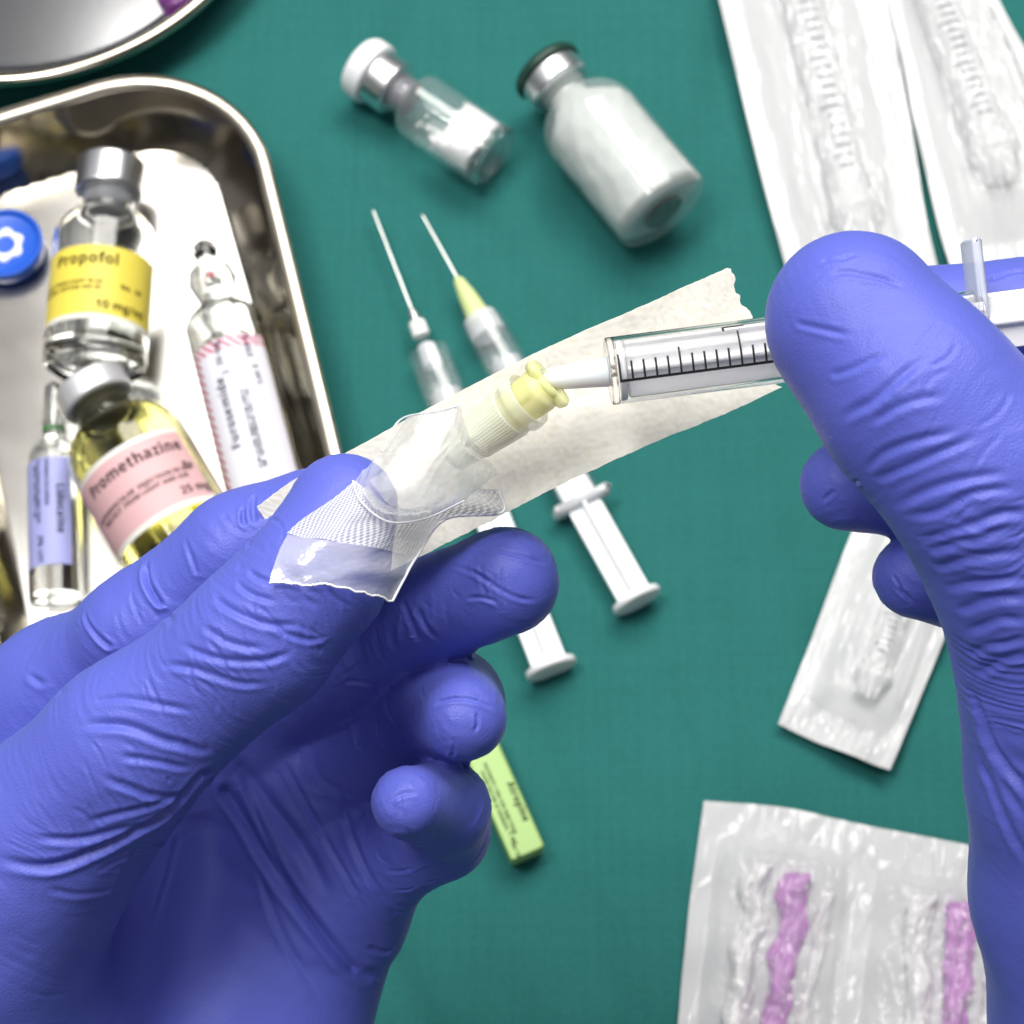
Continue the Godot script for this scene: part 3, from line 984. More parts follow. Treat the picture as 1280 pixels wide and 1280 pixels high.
# ------------------------------------------------------------------ gloved hands
func J(px: float, py: float, z: float, r_px: float) -> Array:      # a joint: place and radius
	return [P(px, py, z), r_px * z * T / 640.0 * MM]


func hand(called: String, label: String, palm: Array, digits: Array, creases: Array, cell: float, lo_px: Vector2, hi_px: Vector2) -> void:
	# palm: [[joint, joint], ...]; digits: [{joints, amp (wrinkle depth per joint in mm), freq}]
	var lo := Vector3.INF
	var hi := -Vector3.INF
	for b in palm:
		for j in b:
			lo = lo.min(j[0] - Vector3.ONE * (j[1] + 0.004))
			hi = hi.max(j[0] + Vector3.ONE * (j[1] + 0.004))
	for d in digits:
		for j in d.joints:
			lo = lo.min(j[0] - Vector3.ONE * (j[1] + 0.004))
			hi = hi.max(j[0] + Vector3.ONE * (j[1] + 0.004))
	# nothing needs to stand far outside the frame
	var lim_lo := P(lo_px.x, hi_px.y, 270)
	var lim_hi := P(hi_px.x, lo_px.y, 270)
	lo.x = maxf(lo.x, lim_lo.x)
	hi.x = minf(hi.x, lim_hi.x)
	lo.z = maxf(lo.z, lim_hi.z - 0.03)
	hi.z = minf(hi.z, lim_lo.z + 0.03)
	var nx := int((hi.x - lo.x) / cell) + 2
	var ny := int((hi.y - lo.y) / cell) + 2
	var nz := int((hi.z - lo.z) / cell) + 2
	var total := nx * ny * nz
	var field := PackedFloat32Array()
	field.resize(total)
	field.fill(0.006)
	var base := PackedFloat32Array()
	base.resize(total)
	var kk := 0.0030
	for b in palm:
		splat(base, b[0], b[1], lo, cell, nx, ny, nz, kk, 0.009)
	for i in total:
		if base[i] > 0.0:
			field[i] = -kk * log(base[i])
	var kd := 0.0016
	for d in digits:
		var acc := PackedFloat32Array()
		acc.resize(total)
		var dlo := Vector3.INF
		var dhi := -Vector3.INF
		for k in d.joints.size() - 1:
			splat(acc, d.joints[k], d.joints[k + 1], lo, cell, nx, ny, nz, kd, 0.006)
		for j in d.joints:
			dlo = dlo.min(j[0] - Vector3.ONE * (j[1] + 0.006))
			dhi = dhi.max(j[0] + Vector3.ONE * (j[1] + 0.006))
		var a := Vector3i(((dlo - lo) / cell).floor()).max(Vector3i.ZERO)
		var e := Vector3i(((dhi - lo) / cell).ceil()).min(Vector3i(nx - 1, ny - 1, nz - 1))
		for z in range(a.z, e.z + 1):
			for y in range(a.y, e.y + 1):
				var row := (z * ny + y) * nx
				for x in range(a.x, e.x + 1):
					var q := acc[row + x]
					if q > 0.0:
						var f := -kd * log(q)
						if base[row + x] > 0.0:                       # joined softly to the palm
							var g := -kk * log(base[row + x])
							var m := minf(f, g)
							f = m - 0.0035 * log(exp(-(f - m) / 0.0035) + exp(-(g - m) / 0.0035)) if absf(f - g) < 0.014 else m
						field[row + x] = minf(field[row + x], f)
	# surface nets
	var verts := PackedVector3Array()
	var cellv := PackedInt32Array()
	cellv.resize(total)
	cellv.fill(-1)
	var offs := PackedInt32Array([0, 1, nx, nx + 1, nx * ny, nx * ny + 1, nx * ny + nx, nx * ny + nx + 1])
	var edges := [[0, 1], [2, 3], [4, 5], [6, 7], [0, 2], [1, 3], [4, 6], [5, 7], [0, 4], [1, 5], [2, 6], [3, 7]]
	var corner := [Vector3(0, 0, 0), Vector3(1, 0, 0), Vector3(0, 1, 0), Vector3(1, 1, 0), Vector3(0, 0, 1), Vector3(1, 0, 1), Vector3(0, 1, 1), Vector3(1, 1, 1)]
	var idx := PackedInt32Array()
	for z in nz - 1:
		for y in ny - 1:
			var row := (z * ny + y) * nx
			for x in nx - 1:
				var c := row + x
				var f0 := field[c]
				if f0 > 0.0059 or f0 < -0.004:
					continue
				var mask := 0
				for k in 8:
					if field[c + offs[k]] < 0.0:
						mask |= 1 << k
				if mask == 0 or mask == 255:
					continue
				var sum := Vector3.ZERO
				var cnt := 0
				for e in edges:
					var fa := field[c + offs[e[0]]]
					var fb := field[c + offs[e[1]]]
					if (fa < 0.0) != (fb < 0.0):
						sum += corner[e[0]].lerp(corner[e[1]], fa / (fa - fb))
						cnt += 1
				cellv[c] = verts.size()
				verts.append(lo + (Vector3(x, y, z) + sum / cnt) * cell)
	var sx := 1
	var sy := nx
	var sz := nx * ny
	for z in range(1, nz - 1):
		for y in range(1, ny - 1):
			var row := (z * ny + y) * nx
			for x in range(1, nx - 1):
				var c := row + x
				if cellv[c] < 0:
					continue
				var s0 := field[c] < 0.0
				for ax in 3:
					var o: int = [sx, sy, sz][ax]
					if s0 == (field[c + o] < 0.0):
						continue
					var u: int = [sy, sz, sx][ax]
					var w: int = [sz, sx, sy][ax]
					var q0 := cellv[c]
					var q1 := cellv[c - u]
					var q2 := cellv[c - u - w]
					var q3 := cellv[c - w]
					if q1 < 0 or q2 < 0 or q3 < 0:
						continue
					if s0:
						idx.append_array([q0, q2, q1, q0, q3, q2])
					else:
						idx.append_array([q0, q1, q2, q0, q2, q3])
	verts = relaxed(verts, idx, 2)
	# which bone each point of the skin belongs to
	var own_d := PackedInt32Array()
	var own_b := PackedInt32Array()
	own_d.resize(verts.size())
	own_b.resize(verts.size())
	for i in verts.size():
		var best := 0.0035
		var bd := -1
		var bb := 0
		for di in digits.size():
			var js: Array = digits[di].joints
			for k in js.size() - 1:
				var pa: Vector3 = js[k][0]
				var ba: Vector3 = js[k + 1][0] - pa
				var h := clampf((verts[i] - pa).dot(ba) / ba.length_squared(), 0.0, 1.0)
				var dist := (verts[i] - pa - ba * h).length() - lerpf(js[k][1], js[k + 1][1], h)
				if dist < best:
					best = dist
					bd = di
					bb = k
		own_d[i] = bd
		own_b[i] = bb
	# the front of the skin in sight-line buckets, to lay the traced creases on
	var seen := {}
	for i in verts.size():
		var q := to_px(verts[i])
		var key := Vector2i(int(floor(q.x / 11.0)), int(floor(q.y / 11.0)))
		if not seen.has(key) or seen[key].y > q.z:
			seen[key] = Vector2(i, q.z)
	# finer faces: all once, then those that show once more
	var fine := idx
	for level in 2:
		var mids := {}
		var cut := PackedInt32Array()
		var split := {}
		if level == 1:
			var shows := PackedByteArray()
			shows.resize(verts.size())
			for i in verts.size():
				var q := to_px(verts[i])
				shows[i] = 1 if q.x > -30.0 and q.x < 1310.0 and q.y > -30.0 and q.y < 1310.0 else 0
			for t in range(0, fine.size(), 3):
				var a := fine[t]
				var b := fine[t + 1]
				var c := fine[t + 2]
				if shows[a] and (verts[c] - verts[a]).cross(verts[b] - verts[a]).dot(C - verts[a]) > 0.0:
					split[(mini(a, b) << 24) | maxi(a, b)] = true
					split[(mini(c, b) << 24) | maxi(c, b)] = true
					split[(mini(a, c) << 24) | maxi(a, c)] = true
		for t in range(0, fine.size(), 3):
			var m := [-1, -1, -1]
			var count := 0
			for k in 3:
				var a := fine[t + k]
				var b := fine[t + (k + 1) % 3]
				var key := (mini(a, b) << 24) | maxi(a, b)
				if level == 1 and not split.has(key):
					continue
				count += 1
				if not mids.has(key):
					mids[key] = verts.size()
					verts.append((verts[a] + verts[b]) * 0.5)
					own_d.append(own_d[a])
					own_b.append(own_b[a])
				m[k] = mids[key]
			var v0 := fine[t]
			var v1 := fine[t + 1]
			var v2 := fine[t + 2]
			if count == 3:
				cut.append_array([v0, m[0], m[2], m[0], v1, m[1], m[2], m[1], v2, m[0], m[1], m[2]])
			elif count == 0:
				cut.append_array([v0, v1, v2])
			else:
				var poly := []
				for k in 3:
					poly.append(fine[t + k])
					if m[k] >= 0:
						poly.append(m[k])
				var start := 0
				for k in poly.size():
					if m.has(poly[k]):
						start = k
						break
				for k in range(1, poly.size() - 1):
					cut.append_array([poly[start], poly[(start + k) % poly.size()], poly[(start + k + 1) % poly.size()]])
		fine = cut
		verts = relaxed(verts, fine, 2)
	var n := normals_of(verts, fine)
	var lift := PackedFloat32Array()
	lift.resize(verts.size())
	# rings and puckers of the stretched film round each finger
	for i in verts.size():
		var p := verts[i]
		var w := noise.get_noise_3d(p.x * 60.0, p.y * 60.0, p.z * 60.0) * 0.00018 + noise.get_noise_3d(p.x * 240.0, p.y * 240.0, p.z * 240.0) * 0.000025
		var di := own_d[i]
		if di >= 0:
			var d: Dictionary = digits[di]
			var js: Array = d.joints
			var k := own_b[i]
			var pa: Vector3 = js[k][0]
			var ba: Vector3 = js[k + 1][0] - pa
			var h := (p - pa).dot(ba) / ba.length_squared()
			var hc := clampf(h, 0.0, 1.0)
			var amp: float = lerpf(d.amp[k], d.amp[k + 1], hc)
			if amp > 0.0:
				var s: float = (d.at[k] + h * ba.length()) * 1000.0
				var q := (p - pa - ba * h) * 1000.0
				var ca := q.dot(R) / 8.0
				var cb := q.dot(U) / 8.0
				var bow := noise.get_noise_3d(s * 0.05 + di * 17.0, ca * 0.6, cb * 0.6) * 3.0
				var ring := noise.get_noise_3d((s + bow) * d.freq + di * 17.0, ca * 0.45, cb * 0.45)
				var ring2 := noise.get_noise_3d((s + bow) * d.freq * 2.1 + 40.0, ca * 0.8, cb * 0.8)
				var where := smoothstep(-0.35, 0.35, noise.get_noise_3d(s * 0.07 + 5.0, ca * 0.9 + di * 3.0, cb * 0.9))
				w += amp * MM * where * ((1.0 - absf(ring) * 2.2) * 0.8 + ring2 * 0.3 - 0.3)
		lift[i] = w
	# traced creases
	var grid := {}
	for i in verts.size():
		var g := Vector3i((verts[i] / 0.004).floor())
		if not grid.has(g):
			grid[g] = PackedInt32Array()
		grid[g].append(i)
	for cr in creases:
		var wide: float = cr[0] * MM * (0.7 if cr[0] < 2.0 else 1.0)
		var deep: float = cr[1] * MM * (0.9 if cr[0] < 1.0 else 1.0)
		var line := []
		for q in cr[2]:
			line.append(Vector3(q.x, q.y, 0))
		var length := 0.0
		for k in line.size() - 1:
			length += (line[k + 1] - line[k]).length()
		var steps := maxi(3, int(length / 7.0))
		var pts := []
		for k in steps + 1:
			var q := along(line, float(k) / steps)
			var c0 := Vector2i(int(floor(q.x / 11.0)), int(floor(q.y / 11.0)))
			var z := -1.0
			for ring in 2:
				for dx in range(-ring, ring + 1):
					for dy in range(-ring, ring + 1):
						if z < 0.0 and seen.has(c0 + Vector2i(dx, dy)):
							z = seen[c0 + Vector2i(dx, dy)].y
			if z > 0.0:
				pts.append(Vector3(q.x, q.y, z))
		if pts.size() < 3:
			continue
		var level := []
		for k in pts.size():                          # the middle depth of five neighbours leaves out stray ones
			var five := []
			for o in range(maxi(0, k - 2), mini(pts.size(), k + 3)):
				five.append(pts[o].z)
			five.sort()
			level.append(P(pts[k].x, pts[k].y, five[five.size() / 2] * 1000.0))
		pts = level
		if pts.size() < 3:
			continue
		for s in 2:
			var sm := pts.duplicate()
			for k in range(1, pts.size() - 1):
				sm[k] = (pts[k - 1] + pts[k] * 2.0 + pts[k + 1]) / 4.0
			pts = sm
		var near := {}
		var reach := wide * 3.4
		for k in pts.size() - 1:
			var pa: Vector3 = pts[k]
			var pb: Vector3 = pts[k + 1]
			var ab := pb - pa
			if ab.length() > 0.006 or ab.length() < 1e-6:
				continue
			var a := Vector3i(((pa.min(pb) - Vector3.ONE * reach) / 0.004).floor())
			var b := Vector3i(((pa.max(pb) + Vector3.ONE * reach) / 0.004).floor())
			for gx in range(a.x, b.x + 1):
				for gy in range(a.y, b.y + 1):
					for gz in range(a.z, b.z + 1):
						var cellp = grid.get(Vector3i(gx, gy, gz))
						if cellp == null:
							continue
						for i in cellp:
							var h := clampf((verts[i] - pa).dot(ab) / ab.length_squared(), 0.0, 1.0)
							var off := verts[i] - pa - ab * h
							var dist := off.length()
							if dist < reach and (not near.has(i) or near[i].x > dist):
								near[i] = Vector3(dist, signf(off.dot(ab.cross(n[i]))), (k + h) / (pts.size() - 1))
		for i in near:
			var q: Vector3 = near[i]
			var x := q.x / wide
			var taper := minf(1.0, minf(q.z, 1.0 - q.z) * 5.0 + 0.08)
			var side := 0.42 if q.y > 0.0 else 0.18
			lift[i] += deep * taper * (-exp(-x * x) + side * exp(-pow((x - 1.7) / 0.9, 2.0)))
	for i in verts.size():
		verts[i] += n[i] * lift[i]
	n = normals_of(verts, fine)
	var o := put(called, mesh_of(verts, fine, PackedVector2Array(), n), glove, self)
	tag(o, label, "gloved hand")


func splat(acc: PackedFloat32Array, ja: Array, jb: Array, lo: Vector3, cell: float, nx: int, ny: int, nz: int, k: float, margin: float) -> void:
	var pa: Vector3 = ja[0]
	var pb: Vector3 = jb[0]
	var ra: float = ja[1]
	var rb: float = jb[1]
	var m := Vector3.ONE * margin
	var a := Vector3i(((((pa - Vector3.ONE * ra).min(pb - Vector3.ONE * rb)) - m - lo) / cell).floor()).max(Vector3i.ZERO)
	var e := Vector3i(((((pa + Vector3.ONE * ra).max(pb + Vector3.ONE * rb)) + m - lo) / cell).ceil()).min(Vector3i(nx - 1, ny - 1, nz - 1))
	var ba := pb - pa
	var inv := 1.0 / maxf(ba.length_squared(), 1e-12)
	var most := maxf(ra, rb) + margin
	for z in range(a.z, e.z + 1):
		for y in range(a.y, e.y + 1):
			var row := (z * ny + y) * nx
			for x in range(a.x, e.x + 1):
				var d := lo + Vector3(x, y, z) * cell - pa
				var h := clampf(d.dot(ba) * inv, 0.0, 1.0)
				var dist := (d - ba * h).length()
				if dist < most:
					acc[row + x] += exp(-(dist - ra - (rb - ra) * h) / k)


func relaxed(v: PackedVector3Array, idx: PackedInt32Array, times: int) -> PackedVector3Array:
	for s in times:
		var sum := PackedVector3Array()
		sum.resize(v.size())
		var cnt := PackedInt32Array()
		cnt.resize(v.size())
		for t in range(0, idx.size(), 3):
			var a := idx[t]
			var b := idx[t + 1]
			var c := idx[t + 2]
			sum[a] += v[b] + v[c]
			sum[b] += v[c] + v[a]
			sum[c] += v[a] + v[b]
			cnt[a] += 2
			cnt[b] += 2
			cnt[c] += 2
		for i in v.size():
			if cnt[i]:
				v[i] = v[i].lerp(sum[i] / cnt[i], 0.5)
	return v


func digit(joints: Array, amp: Array, freq: float) -> Dictionary:
	var at := [0.0]
	for k in joints.size() - 1:
		at.append(at[k] + (joints[k + 1][0] - joints[k][0]).length())
	return {"joints": joints, "amp": amp, "freq": freq, "at": at}


func V(a: Array) -> Array:        # pairs of numbers to points
	var out := []
	for i in range(0, a.size(), 2):
		out.append(Vector2(a[i], a[i + 1]))
	return out


func fine_creases(spine: Array, half: Array, count: int, seed_: int, tilt: float, from: float, to: float) -> Array:
	# many short creases across a finger: spine and half width traced in the picture
	var r := RandomNumberGenerator.new()
	r.seed = seed_
	var line := []
	for q in spine:
		line.append(Vector3(q.x, q.y, 0))
	var out := []
	for i in count:
		var t := lerpf(0.04, 0.94, (i + r.randf() * 0.8) / count)
		var p := along(line, t)
		var d := (along(line, minf(t + 0.03, 1.0)) - along(line, maxf(t - 0.03, 0.0))).normalized()
		var s := Vector3(-d.y, d.x, 0).rotated(Vector3(0, 0, 1), tilt + r.randf_range(-0.2, 0.2))
		var x := t * (half.size() - 1)
		var h := lerpf(half[int(x)], half[mini(int(x) + 1, half.size() - 1)], x - int(x))
		var a := r.randf_range(from, to)
		var b := clampf(a + r.randf_range(0.35, 0.9) * (1.0 if r.randf() < 0.5 else -1.0), from, to)
		if absf(a - b) < 0.25:
			continue
		var bow := d * r.randf_range(-14.0, 14.0)
		var q0 := p + s * (h * a)
		var q1 := p + s * (h * (a + b) / 2.0) + bow
		var q2 := p + s * (h * b)
		out.append([r.randf_range(0.34, 0.6), r.randf_range(0.06, 0.17), [Vector2(q0.x, q0.y), Vector2(q1.x, q1.y), Vector2(q2.x, q2.y)]])
	return out


func left_hand() -> void:
	var wrist := J(70, 1500, 300, 200)
	var wrist2 := J(230, 1500, 306, 170)
	var imcp := J(84, 890, 292, 88)
	var mmcp := J(235, 930, 304, 88)
	var rmcp := J(335, 1010, 305, 84)
	var pmcp := J(398, 1112, 303, 74)
	var thenar := J(-70, 1185, 272, 165)
	var palm := [[wrist, imcp], [wrist, mmcp], [wrist2, rmcp], [wrist2, pmcp], [J(40, 1440, 290, 170), thenar], [imcp, mmcp], [mmcp, rmcp], [rmcp, pmcp], [wrist2, J(424, 1160, 301, 66)]]
	var digits := [
		digit([thenar, J(165, 930, 256, 100), J(325, 797, 250, 88), J(395, 722, 249, 80), J(430, 633, 252, 68)], [0.02, 0.055, 0.065, 0.05, 0.01], 0.5),
		digit([imcp, J(181, 792, 277, 74), J(300, 692, 272, 70), J(388, 645, 270, 62)], [0.03, 0.06, 0.06, 0.03], 0.3),
		digit([mmcp, J(425, 818, 286, 68), J(535, 765, 276, 59), J(630, 727, 271, 70)], [0.15, 0.22, 0.20, 0.08], 0.22),
		digit([rmcp, J(500, 908, 292, 74), J(560, 882, 281, 65), J(580, 897, 265, 55)], [0.1, 0.14, 0.14, 0.05], 0.22),
		digit([pmcp, J(547, 1034, 287, 59), J(553, 1010, 276, 52), J(509, 1002, 262, 46)], [0.1, 0.16, 0.12, 0.05], 0.22),
	]
	var cr := [
		[0.7, 0.85, V([180, 694, 184, 728, 200, 756, 217, 779])], [0.6, 0.6, V([99, 758, 110, 782, 130, 804, 152, 818])], [0.5, 0.55, V([303, 627, 305, 660, 313, 684])],
		[0.6, 0.35, V([318, 612, 316, 640, 322, 668])], [0.8, 0.4, V([28, 840, 56, 857, 84, 868])], [0.6, 0.25, V([225, 668, 240, 700, 250, 735])], [0.5, 0.2, V([160, 735, 168, 760, 178, 780])],
		[0.9, 0.55, V([98, 905, 156, 907, 205, 926, 265, 941])], [0.8, 0.45, V([129, 971, 168, 987, 207, 999, 235, 990])], [0.8, 0.4, V([109, 1028, 164, 1014, 222, 1000])], [0.8, 0.45, V([45, 1046, 85, 1050, 130, 1043, 180, 1028])],
		[1.0, 0.9, V([0, 1074, 58, 1084, 112, 1068, 176, 1037, 220, 1009, 254, 972, 276, 957])], [0.7, 0.3, V([109, 878, 150, 872, 195, 880, 245, 890])], [0.7, 0.35, V([218, 803, 273, 824, 330, 826, 365, 815])],
		[0.7, 0.35, V([200, 830, 245, 836, 296, 855, 335, 856])], [0.7, 0.35, V([250, 781, 285, 803, 330, 812])], [0.7, 0.4, V([262, 741, 285, 760, 330, 779, 375, 782])], [0.6, 0.3, V([290, 722, 312, 742, 345, 752])],
		[0.6, 0.3, V([302, 705, 320, 722, 338, 728])], [0.7, 0.35, V([150, 945, 190, 952, 240, 962])], [0.6, 0.3, V([335, 780, 380, 800, 420, 800])], [0.6, 0.25, V([345, 700, 372, 728, 400, 745])],
		[1.3, 1.1, V([265, 966, 296, 1012, 351, 1100, 406, 1172, 441, 1212, 470, 1226])], [1.6, 0.8, V([290, 945, 335, 1002, 380, 1062, 410, 1120])], [5.0, 1.6, V([256, 985, 266, 1060, 246, 1160, 205, 1290, 180, 1400])],
		[0.9, 0.5, V([425, 985, 440, 1050, 470, 1110, 500, 1150])], [0.7, 0.4, V([455, 1180, 480, 1192, 495, 1185])], [0.8, 0.4, V([445, 1200, 470, 1215, 482, 1230])],
		[0.5, 0.32, V([575, 676, 620, 687, 660, 698, 688, 706])], [0.4, 0.22, V([575, 704, 600, 720, 614, 728])], [0.45, 0.25, V([580, 750, 600, 746, 622, 753])], [0.6, 0.35, V([520, 758, 530, 780, 548, 802])],
		[0.6, 0.3, V([500, 745, 512, 775, 525, 810])], [0.5, 0.2, V([548, 700, 590, 715, 640, 745, 670, 750])], [0.7, 0.4, V([470, 850, 482, 885, 500, 915, 522, 938])], [0.5, 0.45, V([535, 882, 556, 874, 578, 872, 600, 876, 622, 886])],
		[0.45, 0.3, V([568, 925, 568, 940, 560, 955])], [0.45, 0.3, V([596, 890, 600, 905, 594, 915])], [0.5, 0.25, V([487, 1002, 500, 992, 512, 990, 524, 992])], [0.45, 0.18, V([500, 994, 503, 1008, 500, 1020])],
		[0.6, 0.3, V([470, 1036, 490, 1050, 516, 1064, 555, 1074])], [0.5, 0.25, V([490, 1115, 520, 1112, 550, 1098])], [0.5, 0.25, V([480, 1090, 520, 1088, 560, 1076])],
		[0.8, 0.35, V([300, 960, 330, 1040, 375, 1130, 420, 1196])], [0.7, 0.30, V([345, 935, 380, 1000, 430, 1090, 470, 1165])], [0.7, 0.25, V([120, 1092, 180, 1064, 240, 1042])],
		[0.8, 0.22, V([230, 1015, 215, 1080, 190, 1160])], [0.8, 0.20, V([180, 1045, 150, 1110, 120, 1200])], [0.9, 0.25, V([320, 1075, 350, 1160, 400, 1250])], [0.8, 0.22, V([60, 1110, 100, 1120, 150, 1115])],
		[0.6, 0.3, V([400, 860, 440, 850, 480, 862])], [0.5, 0.25, V([385, 880, 430, 845, 480, 812])],
	]
	cr.append_array(fine_creases(V([40, 1060, 165, 930, 325, 797, 395, 722, 425, 650]), [105, 100, 85, 78, 60], 64, 21, 0.22, -0.6, 0.92))
	cr.append_array(fine_creases(V([100, 840, 181, 780, 300, 685, 350, 650]), [70, 66, 60, 55], 14, 22, 0.1, -0.9, 0.5))
	cr.append_array(fine_creases(V([430, 815, 535, 762, 660, 715]), [55, 55, 60], 14, 23, 0.2, -0.8, 0.8))
	cr.append_array(fine_creases(V([430, 930, 500, 905, 560, 880]), [60, 60, 55], 9, 24, 0.2, -0.8, 0.8))
	cr.append_array(fine_creases(V([470, 1085, 545, 1045, 580, 1020]), [50, 50, 40], 9, 25, 0.1, -0.8, 0.8))
	hand("gloved_hand", "left hand in a blue nitrile glove pinching the opened needle packet", palm, digits, cr, 0.00095, Vector2(-160, 500), Vector2(760, 1420))


func right_hand() -> void:
	var heel := J(1440, 1310, 266, 175)
	var imcp := J(1620, 640, 278, 100)
	var mmcp := J(1620, 760, 282, 100)
	var rmcp := J(1600, 860, 284, 95)
	var palm := [[J(1600, 1450, 290, 190), imcp], [J(1600, 1450, 290, 190), rmcp], [imcp, rmcp], [heel, J(1600, 1450, 290, 190)]]
	var digits := [
		digit([heel, J(1378, 1110, 258, 156), J(1352, 965, 250, 136), J(1338, 840, 244, 130), J(1301, 710, 238, 128), J(1236, 596, 235, 124), J(1150, 500, 236, 119), J(1068, 402, 240, 113)], [0.0, 0.0, 0.03, 0.14, 0.16, 0.07, 0.01, 0.0], 0.4),
		digit([imcp, J(1450, 470, 276, 88), J(1285, 414, 272, 84), J(1140, 405, 270, 74)], [0.1, 0.15, 0.1, 0.0], 0.2),
		digit([mmcp, J(1400, 640, 276, 84), J(1180, 602, 271, 72), J(1056, 607, 267, 57)], [0.1, 0.1, 0.1, 0.03], 0.2),
		digit([rmcp, J(1420, 780, 280, 80), J(1260, 735, 275, 68), J(1144, 722, 270, 53)], [0.1, 0.1, 0.1, 0.03], 0.2),
	]
	var cr := [
		[0.6, 0.22, V([987, 402, 1012, 408, 1040, 414, 1072, 421])], [0.5, 0.25, V([1022, 324, 1040, 329, 1056, 324, 1070, 316])], [0.6, 0.30, V([1034, 342, 1069, 341, 1100, 348, 1128, 358])], [0.5, 0.1, V([985, 385, 1005, 362, 1030, 342])],
		[0.9, 0.38, V([1050, 524, 1070, 511, 1090, 501, 1126, 470, 1156, 446])], [0.8, 0.30, V([1085, 533, 1115, 512, 1145, 500, 1180, 494])], [0.8, 0.36, V([1076, 594, 1102, 568, 1140, 552, 1198, 538])],
		[0.8, 0.36, V([1086, 604, 1130, 585, 1177, 564, 1222, 545])], [0.9, 0.40, V([1112, 637, 1154, 615, 1196, 601, 1260, 590])], [0.8, 0.36, V([1122, 650, 1172, 639, 1219, 615, 1270, 610])],
		[0.9, 0.44, V([1140, 678, 1196, 663, 1252, 643, 1285, 640])], [0.8, 0.36, V([1150, 692, 1196, 678, 1266, 660])], [0.9, 0.44, V([1160, 711, 1219, 697, 1280, 689])], [0.9, 0.44, V([1174, 739, 1224, 728, 1285, 722])],
		[0.9, 0.40, V([1182, 772, 1233, 751, 1285, 745])], [0.9, 0.40, V([1198, 796, 1240, 778, 1285, 772])], [0.8, 0.36, V([1203, 820, 1243, 807, 1285, 800])], [0.9, 0.40, V([1210, 849, 1248, 828, 1285, 816])],
		[1.2, 0.9, V([1212, 866, 1232, 919, 1258, 962, 1285, 990])], [1.1, 0.5, V([1222, 945, 1248, 1012, 1285, 1080])], [1.0, 0.35, V([1222, 905, 1245, 960, 1285, 1030])], [0.9, 0.3, V([1218, 900, 1226, 930, 1238, 950])],
		[0.7, 0.25, V([1030, 470, 1060, 462, 1110, 440])],
		[0.5, 0.3, V([1022, 634, 1040, 615, 1062, 604, 1080, 602])], [0.5, 0.35, V([1108, 736, 1122, 738, 1134, 744, 1140, 756])], [0.4, 0.2, V([1112, 716, 1124, 730, 1128, 748])], [0.6, 0.3, V([1235, 352, 1255, 342, 1285, 336])],
	]
	cr.append_array(fine_creases(V([1090, 440, 1150, 505, 1230, 596, 1262, 660, 1270, 760, 1275, 860]), [95, 105, 110, 85, 75, 60], 18, 31, -0.15, -0.9, 0.85))
	hand("gloved_hand_001", "right hand in a blue nitrile glove gripping the syringe with a wrinkled thumb", palm, digits, cr, 0.00095, Vector2(900, 200), Vector2(1620, 1400))


